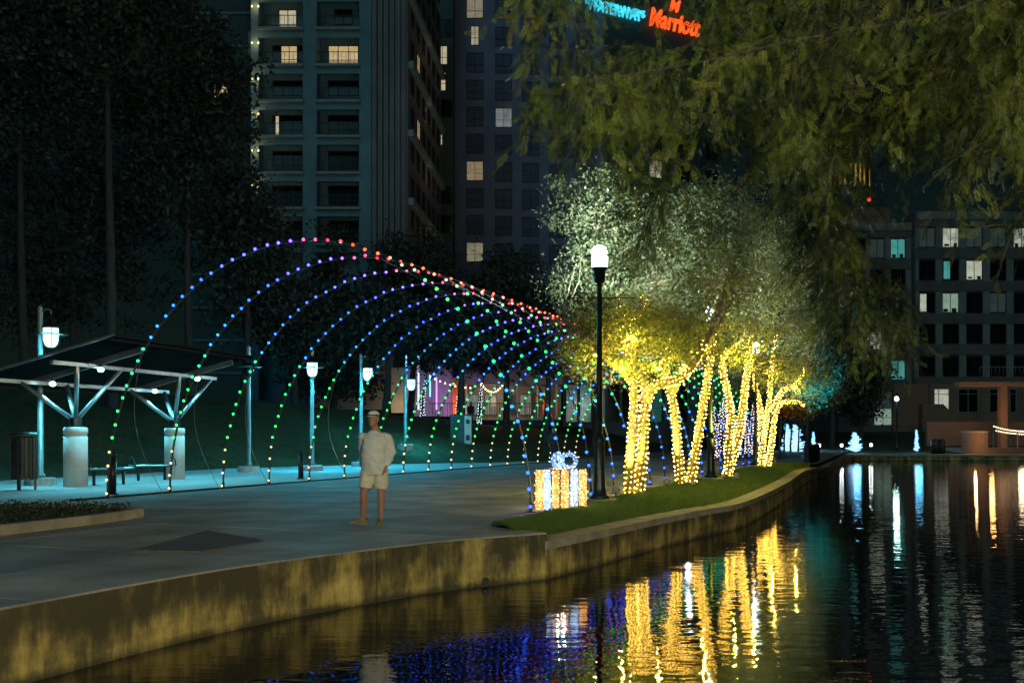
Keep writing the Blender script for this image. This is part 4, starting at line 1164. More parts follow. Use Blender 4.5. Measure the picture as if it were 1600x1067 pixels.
# --- balcony hotel wing
YH = 85.0
def hx(px, Y=YH): return (px - 800) * Y / FPX
def hz(py, Y=YH): return EYE + (HZ - py) * Y / FPX
hb = thing('hotel_building', 'pale hotel block with recessed balconies and ribbed corner', 'building', (-15.8, YH, 2.0))
FH = 56 * YH / FPX
x0, xa, xb, xc, xd, x1 = hx(392), hx(404), hx(473), hx(495), hx(561), hx(634)
ZT = 46.0; Z0 = 2.0
def slab_box(x0_, x1_, y0_, y1_, z0_, z1_): return MB().box(((x0_ + x1_) / 2, (y0_ + y1_) / 2, (z0_ + z1_) / 2), (x1_ - x0_, y1_ - y0_, z1_ - z0_))
for a, b in ((x0, xa), (xb, xc), (xd, hx(580))): ob('pier', slab_box(a, b, YH, YH + 1.7, Z0, ZT), 'hotel_wall', hb)
ob('back_wall', slab_box(x0, x1, YH + 1.702, YH + 20, Z0, ZT), 'hotel_wall', hb)
for k in range(6):   # ribbed corner
    a = hx(580) + (x1 - hx(580)) * k / 6
    ob('rib', slab_box(a + 0.05, a + (x1 - hx(580)) / 6 - 0.05, YH + 0.05 + 0.09 * k, YH + 1.69, Z0, ZT), 'hotel_rib', hb)
floors = [302 + 56 * 1, 302, 247, 190, 135, 79, 22, -34]
litw = {(22, 0): 'pane_cream', (79, 1): 'pane_warm', (79, 0): 'pane_warm', (190, 0): 'pane_dim'}
for fi, py in enumerate(floors):
    zc = hz(py); zf = zc - 1.12
    for bi_, (a, b) in enumerate(((xa, xb), (xc, xd))):
        ob('spandrel', slab_box(a, b, YH + 0.02, YH + 0.3, zf - 0.55 - 0.35, zf - 0.36), 'hotel_wall', hb)
        bal = ob('balcony_slab', slab_box(a - 0.1, b + 0.1, YH - 0.35, YH + 1.69, zf - 0.34, zf - 0.12), 'ledge', hb)
        rl = MB(); n = 10
        for k in range(n + 1): rl.bar((a + (b - a) * k / n, YH - 0.2, zf - 0.12), (a + (b - a) * k / n, YH - 0.2, zf + 0.88), 0.03)
        for z in (zf + 0.9, zf + 0.02): rl.bar((a, YH - 0.2, z), (b, YH - 0.2, z), 0.05)
        ob('railing', rl, 'frame_dark', bal)
        cxw = (a + b) / 2 + (0.25 if bi_ == 0 else 0.2); ww = 1.6 if py == 22 else 2.7
        pane = litw.get((py, bi_), 'glass_dark')
        if bi_ == 0 and pane == 'pane_dim':
            window(hb, (cxw, YH + 1.62, zc), 2.7, 2.1, 'glass_dark', 0, 3); window(hb, (cxw - 0.9, YH + 1.50, zc), 0.42, 2.0, 'pane_cream', 0, 1, False)
        elif bi_ == 0 and py == 79:
            window(hb, (cxw, YH + 1.62, zc), 2.7, 2.1, 'glass_dark', 0, 3); window(hb, (cxw + 0.15, YH + 1.5, zc), 1.5, 2.0, pane, 0, 2)
        else: window(hb, (cxw, YH + 1.62, zc), ww, 2.1, pane, 0, 2 if ww < 2 else 3)
    # wall lamps on the outer return
    for dx in (-0.28, 0.28):
        ob('wall_lamp', MB().ell((x0 + 0.4 + dx, YH - 0.12, zc + 0.6), (0.075, 0.07, 0.10), 8, 6), 'wall_lamp', hb, True)
    light('wall_light', (x0 + 0.5, YH - 0.5, zc + 0.6), 16, (1, 0.62, 0.3), 0.15, hb)
    ob('vent', MB().ell((hx(571), YH - 0.03, zc), (0.10, 0.06, 0.10), 8, 6), 'ledge', hb)
ob('roof', slab_box(x0 - 0.3, x1 + 0.2, YH - 0.2, YH + 20, ZT + 0.001, ZT + 0.6), 'ledge', hb)
# left wing set back
lw = thing('hotel_wing', 'dark set-back hotel wing left of the lit balconies', 'building', (-24, 93, 2))
lx0, lx1 = hx(300, 93), hx(398, 93)
ob('wall', slab_box(lx0, lx1, 93, 110, 2, 46), 'hotel_dark', lw)
for k in range(14): ob('string_course', slab_box(lx0, lx1, 92.86, 92.998, 4 + 3.1 * k, 4.25 + 3.1 * k), 'hotel_wall', lw)
ob('lit_panel', slab_box(hx(388, 92.8), hx(398, 92.8), 92.7, 92.85, hz(95, 93), hz(52, 93)), 'cream', lw)
for k in (310, 345): 
    for py in (30, 90, 145, 200): window(lw, (hx(k, 92.9), 92.95, hz(py, 93)), 1.4, 1.7, 'pane_warm' if (k, py) == (345, 145) else 'glass_dark')
# receding side face
sf = thing('hotel_side_wing', 'hotel side face receding with warm-lit horizontal ledges', 'building', (-8.4, 95, 2))
pA, pB = Vector((hx(636), 85.6, 0)), Vector(((689 - 800) * 105 / FPX, 105, 0))
dv = (pB - pA).normalized(); nv = Vector((dv.y, -dv.x, 0))
def fp(s, o, z): q = pA + dv * s + nv * o; return Vector((q.x, q.y, z))
LL = (pB - pA).length; rzf = math.atan2(dv.y, dv.x)
mbw = MB(); a, b, c, d = fp(0.1, 0, 0), fp(LL, 0, 0), fp(LL, -3, 0), fp(0.1, -3, 0); mbw.prism([(q.x, q.y) for q in (a, b, c, d)], 2, 46)
ob('wall', mbw, 'hotel_rib', sf)
def z_of(py, s): 
    return EYE + (HZ - py) * (pA + dv * s).y / FPX
for i, py in enumerate((-5, 100, 207, 314)):
    z = z_of(py, 0); ob('ledge', MB().bar(fp(0.2, 0.24, z), fp(LL, 0.24, z), 0.46, 0.62), 'ledge', sf)
    for k in range(5):
        light('ledge_light', fp(2.0 + LL * k / 5.2, 1.1, z - 1.1), 2.6 if k != 2 else 7, (1, 0.74, 0.45), 0.1, sf)
for zi in range(12):
    for k in range(6):
        z = z_of(314, 0) + 1.75 + 3.02 * (zi - 2)
        window(sf, fp(2.2 + k * 3.0, 0.03, z), 1.5, 1.8, 'pane_warm' if (zi, k) in ((6, 1), (4, 1)) else 'glass_dark', rzf, 2, False)
# --- far hotel tower with window grid
YT = 112.0
tw = thing('hotel_tower', 'tall far hotel tower with square window grid behind the lit trees', 'building', (5, YT, 2))
tx0 = (716 - 800) * YT / FPX; tx1 = 10.5
ob('wall', slab_box(tx0, tx1, YT, YT + 18, 2, 62), 'hotel_wing', tw)
def tz(py): return EYE + (HZ - py) * YT / FPX
lit2 = {(742, 14): 'pane_cream', (742, 57): 'pane_cream', (787, 192): 'pane_white', (742, 268): 'pane_warm', (742, 393): 'pane_cream'}
for ci, px in enumerate((742, 787, 829, 871, 913)):
    for r in range(11):
        py = -28 + 42.2 * r + (ci * 1.5 if ci else 0)
        pane = 'glass_dark'
        for (qx, qy), m in lit2.items():
            if qx == px and abs(qy - py) < 21: pane = m
        wd = 0.95 if (px == 742 and abs(py - 57) < 15) else 1.95
        window(tw, ((px - 800) * YT / FPX, YT - 0.02, tz(py)), wd, 2.25, pane, 0, 2)
ob('corner_fin', slab_box(tx0 - 0.35, tx0 - 0.002, YT - 0.5, YT + 3, 2, 62), 'hotel_wing', tw)
light('fin_uplight', (tx0 - 0.6, YT - 2.0, 12), 480, (0.12, 0.2, 1.0), 0.3, tw)
rc = thing('hotel_link', 'dark green recessed hotel bay with a few lit windows', 'building', (-7, 108, 2))
ob('wall', slab_box(hx(650, 108), tx0 - 0.36, 108, 125, 2, 62), 'hotel_dark', rc)
for px, py, w_ in ((691, 87, 1.15), (689, 128, 1.1), (686, 213, 0.8), (686, 265, 0.3)):
    window(rc, (hx(px, 107.95), 107.97, hz(py, 108)), w_, 2.1, 'pane_cream', 0, 2 if w_ > 0.5 else 1)
for py in (45, 170, 305, 350): window(rc, (hx(697, 107.95), 107.97, hz(py, 108)), 1.4, 2.0, 'glass_dark')
# angled face with the sign
sg0, sg1 = Vector((10.5, 112.0, 0)), Vector((30, 122.3, 0)); sdv = (sg1 - sg0).normalized(); srz = math.atan2(sdv.y, sdv.x)
st_ = thing('hotel_sign_tower', 'dark angled hotel face that carries the illuminated sign', 'building', (18, 116, 2))
back = Vector((-sdv.y, sdv.x, 0)) * 10
ob('wall', MB().prism([tuple((sg0 + Vector((0.01, 0, 0)))[:2]), tuple(sg1[:2]), tuple((sg1 + back)[:2]), tuple((sg0 + back)[:2])], 2, 62), 'hotel_dark', st_)
for k in range(4):
    for r in range(8):
        q = sg0 + sdv * (3 + 4.2 * k); window(st_, (q.x + sdv.y * 0.03, q.y - sdv.x * 0.03, 14 + 3.1 * r + 0.0), 1.9, 2.1, 'pane_cream' if (k, r) == (1, 6) else 'glass_dark', srz)
emis('sign_teal', (0.05, 0.62, 0.75), 1.3)
emis('sign_red', (1.0, 0.10, 0.015), 1.6)
def text_mesh(s, size, m, shear=0.0, off=0.0):
    cu = bpy.data.curves.new('t', 'FONT'); cu.body = s; cu.size = size; cu.extrude = 0.12; cu.shear = shear; cu.offset = off; cu.resolution_u = 3
    me = baked(bpy.data.objects.new('t', cu))
    me.materials.clear(); me.materials.append(MATS[m]); return me
def on_sign(px, py):
    # intersect photo ray with the angled face, 0.35 m proud
    dx, dz_ = (px - 800) / FPX, (HZ - py) / FPX; nrm = Vector((sdv.y, -sdv.x, 0)); o = sg0 + nrm * 0.35
    k = o.dot(nrm) / (dx * nrm.x + nrm.y); return Vector((dx * k, k, EYE + dz_ * k))
sign = thing('illuminated_sign', 'illuminated teal and red lettering high on the hotel, half hidden by branches', 'sign', on_sign(1000, 30))
def letters(s, a, b, size, m, shear=0.0, off=0.0):
    me = text_mesh(s, 1.0, m, shear, off); xs_ = [v.co.x for v in me.vertices]; wdt = max(xs_) - min(xs_)
    pa, pb = on_sign(*a), on_sign(*b); need = Vector((pb.x - pa.x, pb.y - pa.y, 0)).length; k = need / wdt
    o = link('lettering', me, sign, pa - WO[sign.name]); o.scale = (k, size, 1); o.rotation_euler = (PI / 2, 0, srz)
letters('THE WOODLANDS', (880, -2), (1008, 14), 1.15, 'sign_teal', 0, 0.01)
letters('WATERWAY', (918, 14), (1003, 23), 1.75, 'sign_teal', 0, 0.012)
letters('Marriott', (1014, 39), (1093, 54), 3.0, 'sign_red', 0.25, 0.02)
me = text_mesh('M', 1.0, 'sign_red', 0.3, 0.03); q = on_sign(1046, 16); o = link('emblem', me, sign, q - WO[sign.name]); o.scale = (1.7, 1.9, 1); o.rotation_euler = (PI / 2, 0, srz)

# --- office block on the far bank
YO = 112.0
of = thing('office_building', 'grey office block across the canal with scattered teal-lit windows', 'building', (50, YO, 1.8))
def ox(px): return (px - 800) * YO / FPX
def oz(py): return EYE + (HZ - py) * YO / FPX
yr, yl = YO, YO + 1.2
cols_r = [(1449 + 37 * k) for k in range(8)]; rows_r = [371, 422, 473, 521, 572]
cols_l = [1347, 1377, 1410]; rows_l = [385, 433, 484, 529, 577]
ob('wall', slab_box(ox(1431), ox(1760), yr + 0.35, yr + 16, 1.5, oz(332)), 'office_wall', of)
ob('wall', slab_box(ox(1318), ox(1431) - 0.01, yl + 0.35, yl + 14, 1.5, oz(347)), 'office_wall', of)
for cs, rows, yy, xl, xr, hw in ((cols_r, rows_r, yr, 1431, 1760, 13), (cols_l, rows_l, yl, 1318, 1430.6, 12)):
    bounds = [xl] + [(a + b) / 2 for a, b in zip(cs, cs[1:])] + [xr]
    for i in range(len(cs) + 1):
        a = xl if i == 0 else cs[i - 1] + hw; b = xr if i == len(cs) else cs[i] - hw
        ob('pier', slab_box(ox(a), ox(b), yy + 0.02, yy + 0.345, oz(597), oz(rows[0] - 24)), 'office_pier', of)
    for r in rows + [rows[0] - 50]:
        ob('spandrel', slab_box(ox(xl), ox(xr), yy - 0.08, yy + 0.018, oz(r + 33), oz(r + 17)), 'office_wall', of)
    top = rows[0] - 24; ob('cornice', slab_box(ox(xl), ox(xr), yy - 0.2, yy + 0.34, oz(top - 4), oz(top - 16)), 'office_pier', of)
lo = {('r', 0, 0): 'pane_dim', ('r', 1, 0): 'pane_white', ('r', 2, 0): 'pane_dim', ('r', 3, 0): 'pane_dim', ('r', 4, 0): 'pane_white', ('r', 1, 1): 'half_teal', ('r', 2, 1): 'pane_white', ('r', 0, 2): 'half_white',
      ('r', 1, 2): 'pane_green', ('r', 3, 2): 'pane_dim', ('l', 2, 0): 'pane_teal', ('l', 1, 0): 'pane_dim', ('l', 0, 2): 'half_teal', ('l', 1, 3): 'pane_white', ('l', 1, 4): 'pane_teal', ('l', 2, 4): 'pane_teal', ('r', 5, 2): 'pane_white', ('r', 6, 1): 'pane_green'}
mat('office_desk', (0.02, 0.02, 0.02))
for key, cs, rows, yy, w_ in (('r', cols_r, rows_r, yr, 1.9), ('l', cols_l, rows_l, yl, 1.72)):
    for i, px in enumerate(cs):
        for j, py in enumerate(rows):
            pane = lo.get((key, i, j), 'glass_dark')
            c = (ox(px), yy + 0.16, oz(py))
            if pane.startswith('half'):
                window(of, c, w_, 2.25, 'glass_dark', 0, 2, False); window(of, (c[0] - w_ * 0.24, c[1] - 0.1, c[2]), w_ * 0.46, 2.15, 'pane_teal' if 'teal' in pane else 'pane_white', 0, 1, False)
            else:
                wo = window(of, c, w_, 2.25, pane, 0, 2, False)
                if pane not in ('glass_dark', 'pane_dim'):
                    for k in range(2):
                        ob('furniture', MB().box((-0.45 + 0.9 * k + random.uniform(-0.15, 0.15), -0.01, -0.85), (random.uniform(0.3, 0.55), 0.03, random.uniform(0.2, 0.5))), 'office_desk', wo, False, False)
ob('penthouse', slab_box(ox(1330), ox(1412), YO + 4, YO + 12, oz(347), oz(312)), 'brick_red', of)
emis('beacon', (1.0, 0.03, 0.02), 6); ob('beacon', MB().ell(at(1358, 312, YO + 4.2), (0.22, 0.22, 0.22), 8, 6), 'beacon', of)
# its lower storeys
ob('plinth', slab_box(ox(1395), ox(1760), yr - 0.35, yr + 0.01, 1.2, oz(600)), 'brick_red', of)
for px, w_, pane in ((1464, 2.4, 'pane_white'), (1510, 2.3, 'glass_dark'), (1564, 3.1, 'glass_dark'), (1618, 3.1, 'glass_dark')):
    window(of, (ox(px), yr - 0.42, oz(626)), w_, 2.7, pane, 0, 3 if w_ > 2.5 else 2, False, 'frame_pale', 0.6)
window(of, (ox(1385), yl - 0.1, oz(632)), 2.1, 3.0, 'pane_dim', 0, 1, False, 'frame_pale')
window(of, (ox(1385), yl - 0.12, oz(651)), 2.1, 1.95, 'pane_green', 0, 2, False, 'frame_pale')
for px in (1452, 1570): ob('pilaster', slab_box(ox(px - 4), ox(px + 4), yr - 0.75, yr - 0.36, 1.0, oz(600)), 'brick_red', of)
bl = MB()
for k in range(14): bl.bar((ox(1525) + k * 0.45, yr - 0.9, oz(585)), (ox(1525) + k * 0.45, yr - 0.9, oz(574)), 0.03)
bl.bar((ox(1525), yr - 0.9, oz(574)), (ox(1525) + 6, yr - 0.9, oz(574)), 0.06); ob('railing', bl, 'frame_pale', of)
ob('ramp', MB().add([(ox(1430), yr - 2, 1.2), (ox(1510), yr - 2, 1.2), (ox(1500), yr - 2, 1.9), (ox(1462), yr - 2, oz(632)), (ox(1430), yr - 2, oz(632)),
                     (ox(1430), yr - 1, 1.2), (ox(1510), yr - 1, 1.2), (ox(1500), yr - 1, 1.9), (ox(1462), yr - 1, oz(632)), (ox(1430), yr - 1, oz(632))],
                    [(0, 1, 2, 3, 4), (9, 8, 7, 6, 5), (0, 5, 6, 1), (1, 6, 7, 2), (2, 7, 8, 3), (3, 8, 9, 4), (4, 9, 5, 0)]), 'brick_red', of)
# round far tower with yellow strip windows
YR = 200.0
rt = thing('round_tower', 'distant round tower with yellow-lit strip windows above the office roof', 'building', ((1332 - 800) * YR / FPX, YR + 5, 0))
cxr = (1335 - 800) * YR / FPX
ob('drum', MB().lathe([(5.2, 0), (5.2, 66), (4.6, 67)], (cxr, YR + 6, 0), 28), 'office_wall', rt)
for lv, (zt, zb) in enumerate(((62.5, 58.0), (57.0, 52.5))):
    for k in range(16):
        a = -PI + PI * (k + 0.5) / 16
        p = Vector((cxr + 5.25 * math.cos(a), YR + 6 + 5.25 * math.sin(a), (zt + zb) / 2))
        window(rt, p, 0.62, zt - zb, 'pane_yellow' if random.random() < 0.8 else 'glass_dark', a + PI / 2, 1, True)
ob('dome', MB().ell(at(1366, 240, YR + 1), (2.6, 2.6, 3.4), 18, 12), 'office_pier', rt, True)

# --- cafe building behind the light tunnel
YC = 76.0
def cz(py): return EYE + (HZ - py) * YC / FPX
cf = thing('cafe_building', 'cafe frontage with purple and orange lit walls behind the tunnel', 'building', (-5, YC, 2.0))
def cbox(p0, p1, t0, t1, y0, y1): return slab_box((p0 - 800) * YC / FPX, (p1 - 800) * YC / FPX, y0, y1, cz(t1), cz(t0))
ob('brick_wall', cbox(490, 612, 500, 640, YC, YC + 5), 'brick_grey', cf)
ob('pillar', cbox(612.3, 636, 575, 645, YC - 0.5, YC + 4), 'cream', cf)
ob('purple_wall', cbox(636.3, 706, 540, 650, YC + 0.6, YC + 4), 'plaster', cf)
ob('orange_drape', cbox(706.3, 722, 590, 648, YC + 0.3, YC + 0.5), 'orange_fabric', cf)
ob('front_wall', cbox(722.3, 880, 540, 600, YC + 0.6, YC + 4), 'plaster', cf)
ob('back_wall', cbox(722.3, 880, 600, 655, YC + 3.5, YC + 4), 'cream', cf)
ob('fascia', cbox(560, 890, 520, 539, YC - 0.6, YC + 4), 'brick_grey', cf)
for px, pane in ((735, 'pane_soft'), (765, 'pane_soft'), (795, 'pane_dim'), (822, 'pane_soft')):
    window(cf, ((px - 800) * YC / FPX, YC + 3.4, cz(630)), 1.0, 1.7, pane, 0, 2, True, 'frame_pale')
for px in (728, 750, 780, 808, 840, 870): ob('post', cbox(px - 1.2, px + 1.2, 600, 652, YC + 0.55, YC + 0.75), 'white_trim', cf)
ob('orange_drape', cbox(848, 855, 608, 648, YC + 0.3, YC + 0.5), 'orange_fabric', cf)
emis('led_blue', (0.12, 0.45, 1.0), 3.0); emis('led_white', (0.75, 0.8, 1.0), 2.0); emis('led_violet', (0.5, 0.25, 1.0), 2.0)
for px, a, b, m in ((636, 552, 605, 'led_blue'), (646, 580, 612, 'led_blue'), (673, 585, 620, 'led_blue'), (655, 560, 640, 'led_white'), (683, 590, 640, 'led_violet')):
    ob('led_tube', cbox(px - 1.0, px + 1.0, a, b, YC - 0.62, YC - 0.52), m, cf)
window(cf, ((540 - 800) * YC / FPX, YC - 0.06, cz(505)), 1.0, 0.9, 'pane_yellow', 0, 2)
light('purple_wash', at(690, 635, YC - 1.2), 95, (0.5, 0.16, 1.0), 0.3, cf); light('orange_wash', at(713, 640, YC - 0.6), 60, (1, 0.35, 0.08), 0.2, cf)
light('cream_wash', at(624, 640, YC - 2.0), 60, (1, 0.75, 0.4), 0.2, cf); light('patio_glow', at(770, 625, YC + 1.5), 45, (1, 0.7, 0.42), 0.4, cf); light('orange_wash', at(851, 630, YC - 0.5), 25, (1, 0.4, 0.1), 0.2, cf)
# patio railing
rl = thing('patio_railing', 'dark patio railing along the top of the lawn before the cafe', 'railing', (at(760, 650, 71).x, 71, 2.2))
for k in range(46):
    x = at(672, 650, 71).x + k * 0.18; ob('baluster', MB().box((x, 71, cz(650) + 0.3), (0.04, 0.04, 1.0)), 'frame_pale' if k % 6 == 0 else 'frame_dark', rl)
ob('top_rail', MB().box((at(672, 0, 71).x + 4.1, 71, cz(650) + 0.83), (8.4, 0.07, 0.06)), 'frame_dark', rl)
emis('festoon', (1.0, 0.62, 0.33), 6.0)
def festoon(a, b, n, sag, label, r=0.06, m='festoon', e=12):
    t = thing('festoon_lights', label, 'string lights', a.lerp(b, 0.5), 'festoon strings')
    ps = [a.lerp(b, k / (n - 1)) - Vector((0, 0, sag * 4 * (k / (n - 1)) * (1 - k / (n - 1)))) for k in range(n)]
    ob('wire', MB().tube([p + Vector((0, 0, r + 0.02)) for p in ps], 0.012, 4), 'wire', t)
    me = MB().ell((0, 0, 0), (r, r, r), 8, 6).mesh('bulb', m, True)
    for p in ps: link('bulb', me, t, p - WO[t.name])
    if e: light('festoon_light', a.lerp(b, 0.5) - Vector((0, 0, sag + 0.3)), e, (1, 0.72, 0.45), 0.3, t)
festoon(at(752, 600, 73), at(788, 598, 73), 12, 0.65, 'sagging loop of warm festoon bulbs over the cafe patio')
festoon(at(672, 588, 73), at(735, 606, 73), 9, 0.2, 'festoon bulbs strung past the purple wall')
for i, (px, Y) in enumerate(((660, 70), (715, 70), (749, 71))):
    gz = lawn_z((px - 800) * Y / FPX, Y) or 1.5; b = Vector(((px - 800) * Y / FPX, Y, gz)); ss = [[b, b + Vector((0.05, 0, 1.6)), b + Vector((0.3, 0, 3.4))]]
    tree('patio_tree', 'patio tree with white-lit trunk, %s of three before the cafe' % ['left', 'middle', 'right'][i], b, ss, [((b.x + 0.3, Y, gz + 4.6), (1.8, 1.5, 0.9))], 70, 40, 0.4, 0.2, 'dark_leaf', 'bark_dark', 'patio trees', 0.13, 0.4)
    fairy('cool white lights on the trunk of the %s patio tree' % ['left', 'middle', 'right'][i], ss, 0.16, 0.85, 'mini_cool', 5, (0.8, 0.9, 1), 0.03, 0.2, 0.2, 'patio tree lights', 1)
# glazed pavilion right of the cafe
gp = thing('glazed_pavilion', 'teal-lit glazed pavilion seen between the arches and the lit trunks', 'building', (7, 92, 0.5))
YG = 92.0
ob('wall', slab_box((880 - 800) * YG / FPX, (1090 - 800) * YG / FPX, YG, YG + 8, 0, 8.2), 'office_wall', gp)
for k in range(9):
    px = 893 + 22 * k; window(gp, ((px - 800) * YG / FPX, YG - 0.06, EYE + (HZ - 630) * YG / FPX), 1.15, 3.6, 'pane_sea' if k in (1, 6) else 'pane_dim' if k in (0, 2, 5, 7) else 'glass_dark', 0, 1, True, 'frame_dark')

# ================================================================== FAR BANK DETAILS
def far_ground(px, Y): x = (px - 800) * Y / FPX; return Vector((x, Y, far_z(x, Y) if Y > 79.5 else -0.2))
emis('star_white', (0.45, 0.75, 1.0), 1.25); emis('star_blue', (0.10, 0.42, 1.0), 2.2)
def star_tree(px, Y, H, label, wide=1.0):
    p = far_ground(px, Y); t = thing('star_tree', label, 'light sculpture', p, 'blue-white light sculptures on the far lawn')
    ob('stake', MB().tube([(0, 0, 0), (0, 0, H * 0.95)], 0.03, 6), 'frame_pale', t, False, False)
    for k in range(44):
        z = H * (0.08 + 0.86 * k / 43); rr = 0.40 * H * wide * (1.05 - 0.8 * k / 43) * (1.0 if k % 3 else 0.6) * random.uniform(0.8, 1.15)
        a = k * 2.4; q = Vector((math.cos(a), math.sin(a), 0.25)) * rr
        br = ob('branch', MB().tube([(0, 0, z), tuple(Vector((0, 0, z)) + q)], [0.10, 0.05], 5), 'star_white', t, False, False)
        tip = Vector((0, 0, z)) + q
        ob('tip', MB().ell(tip, (0.05, 0.05, 0.05), 6, 4), 'star_blue', br, False, False)
    light('sculpture_light', p + Vector((0, -0.6, H * 0.5)), 50, (0.12, 0.6, 1.0), 0.3, t)
star_tree(1336, 83.5, 1.75, 'glowing blue-white spiky tree sculpture alone at the middle of the far lawn')
star_tree(1243, 80.5, 2.5, 'glowing blue-white tree sculpture, largest one by the dark trunks', 0.9)
star_tree(1230, 83, 2.6, 'glowing blue-white tree sculpture partly behind the largest one', 0.6)
star_tree(1271, 88, 1.6, 'small slim blue-white sculpture above the slatted barrier', 0.35)
star_tree(1432, 84, 2.0, 'tall slim blue-white column sculpture right of the far lamp', 0.28)
for i, (px, Y) in enumerate(((1225, 79), (1235, 79.2), (1247, 79))):
    b = Vector(((px - 800) * Y / FPX, Y, -0.1)); tree('bare_tree', 'thin dark tree trunk before the blue sculptures, %s of three' % ['left', 'middle', 'right'][i], b, [[b, b + Vector((0.05, 0, 1.5)), b + Vector((0.3, 0, 3.6))]], [((b.x, Y, 4.6), (1.6, 1.3, 0.8))], 50, 34, 0.4, 0.2, 'dark_leaf', 'bark_dark', 'thin dark trunks', 0.09, 0.4)
emis('bollard_lamp', (0.9, 0.95, 1.0), 6.0)
for px, Y, la in ((1280, 81, 'path light bollard just behind the slatted barrier'), (1315, 81.5, 'path light bollard left of the spiky tree sculpture'), (1361, 82, 'path light bollard right of the spiky tree sculpture')):
    p = far_ground(px, Y); t = thing('light_bollard', la, 'bollard light', p, 'path light bollards')
    ob('post', MB().tube([(0, 0, 0), (0, 0, 0.62)], 0.06, 8), 'dark_metal', t, False, False)
    ob('lens', MB().lathe([(0.10, 0.621), (0.12, 0.72), (0.10, 0.86)], n=10), 'bollard_lamp', t, True, False)
    ob('cap', MB().lathe([(0.15, 0.861), (0.15, 0.90), (0.04, 0.95)], n=10), 'dark_metal', t, True, False)
    light('path_light', p + Vector((0, 0, 0.75)), 140, (0.85, 1, 0.95), 0.13, t)
p = far_ground(1401, 86)
t = thing('street_lamp', 'slim bright street lamp on the far lawn before the office block', 'street lamp', p)
Hl = EYE + (HZ - 623) * 86 / FPX - p.z
ob('pole', MB().lathe([(0.12, 0), (0.12, 0.5), (0.07, 0.6), (0.055, Hl - 0.2)], n=10), 'green_metal', t, True, False)
ob('globe', MB().ell((0, 0, Hl), (0.18, 0.18, 0.2), 12, 8), 'globe', t, True, False)
ob('ring', MB().lathe([(0.2, Hl - 0.01), (0.32, Hl - 0.01), (0.32, Hl + 0.01), (0.2, Hl + 0.01)], n=16), 'green_metal', t, True, False)
light('lamp_light', p + Vector((0, 0, Hl)), 120, (0.6, 1, 0.98), 0.25, t)
# slatted barrier on the quay
bt = thing('slatted_barrier', 'barrier of broad dark upright slats on the quay corner', 'barrier', (15.3, 49, -0.12))
a, b = Vector((14.5, 47.3, -0.12)), Vector((16.6, 52.5, -0.12))
for k in range(8):
    q = a.lerp(b, k / 7); ob('slat', MB().box(q + Vector((-0.25, 0, 0.5)), (0.34, 0.09, 1.02), math.atan2(b.y - a.y, b.x - a.x) + 0.75), 'dark_metal', bt)
ob('rail', MB().bar(a + Vector((-0.25, 0, 0.25)), b + Vector((-0.25, 0, 0.25)), 0.04, 0.06), 'dark_metal', bt)
# yellow tree stakes
for i, px in enumerate((1206, 1212)):
    p = at(px, 722, 47); p.z = 0
    o = thing('tree_stake', ['yellow slanted tree stake, left one of two by the rust tree', 'yellow slanted tree stake, right one of two by the rust tree'][i], 'stake', p, 'yellow stakes')
    ob('rod', MB().tube([p, p + Vector((-0.35, 0, 1.3))], 0.035, 6), 'yellow_stake', o); ob('sleeve', MB().tube([p + Vector((-0.28, 0, 1.04)), p + Vector((-0.33, 0, 1.23))], 0.05, 6), 'wire', o)
# brick terrace at far right
tc = thing('canal_terrace', 'warm-lit brick terrace with curved end wall at the far right', 'terrace', (38, 80, -0.2))
cx_, cy_ = (1540 - 800) * 80 / FPX, 81.5
arc = [(cx_ - 1.3 * math.cos(a) * 1.0, cy_ - 1.9 * math.sin(a)) for a in np.linspace(0, PI / 2, 9)]
ob('curved_wall', strip(arc, 0, 0.4, -0.2, 1.55), 'brick_red', tc)
ob('curved_cap', strip(arc, -0.06, 0.46, 1.551, 1.66), 'footing', tc)
ob('front_wall', slab_box(cx_, 62, 79.6, 80.0, -0.2, 0.35), 'brick_red', tc); ob('deck', slab_box(cx_, 62, 80.01, 95, -0.2, 0.2), 'footing', tc)
ob('rear_wall', slab_box(cx_ + 0.3, 62, 92, 92.5, 0.2, 2.6), 'brick_red', tc)
for px in (1569, 1640): ob('pillar', slab_box(at(px, 0, 86).x - 0.3, at(px, 0, 86).x + 0.3, 86, 86.6, 0.2, 5.6), 'brick_red', tc)
ob('canopy_beam', slab_box(cx_ + 0.5, 62, 85.8, 86.8, 5.6, 6.0), 'brick_red', tc)
for px in (1552, 1567, 1590, 1612): ob('rail_post', MB().box((at(px, 0, 80.4).x, 80.4, 0.85), (0.07, 0.07, 1.3)), 'frame_pale', tc)
for k in range(9): ob('table', MB().lathe([(0.25, 0.2), (0.04, 0.24), (0.04, 0.9), (0.4, 0.92), (0.4, 0.96)], (cx_ + 1.2 + k * 1.3, 83.5 + (k % 2) * 2, 0), 12), 'frame_dark', tc)
light('terrace_light', (cx_ + 2.5, 84, 2.6), 120, (1, 0.42, 0.12), 0.2, tc); light('terrace_light', (cx_ + 9, 84.5, 2.6), 110, (1, 0.42, 0.12), 0.2, tc); light('wall_wash', (cx_ - 1.6, 78.3, 1.4), 90, (1, 0.55, 0.2), 0.1, tc)
festoon(at(1553, 666, 80.5), at(1640, 668, 80.5), 26, 0.35, 'upper string of warm bulbs over the brick terrace', 0.05, 'festoon', 40)
festoon(at(1557, 673, 81.5), at(1640, 676, 81.5), 24, 0.2, 'lower string of warm bulbs over the brick terrace', 0.05, 'festoon', 40)
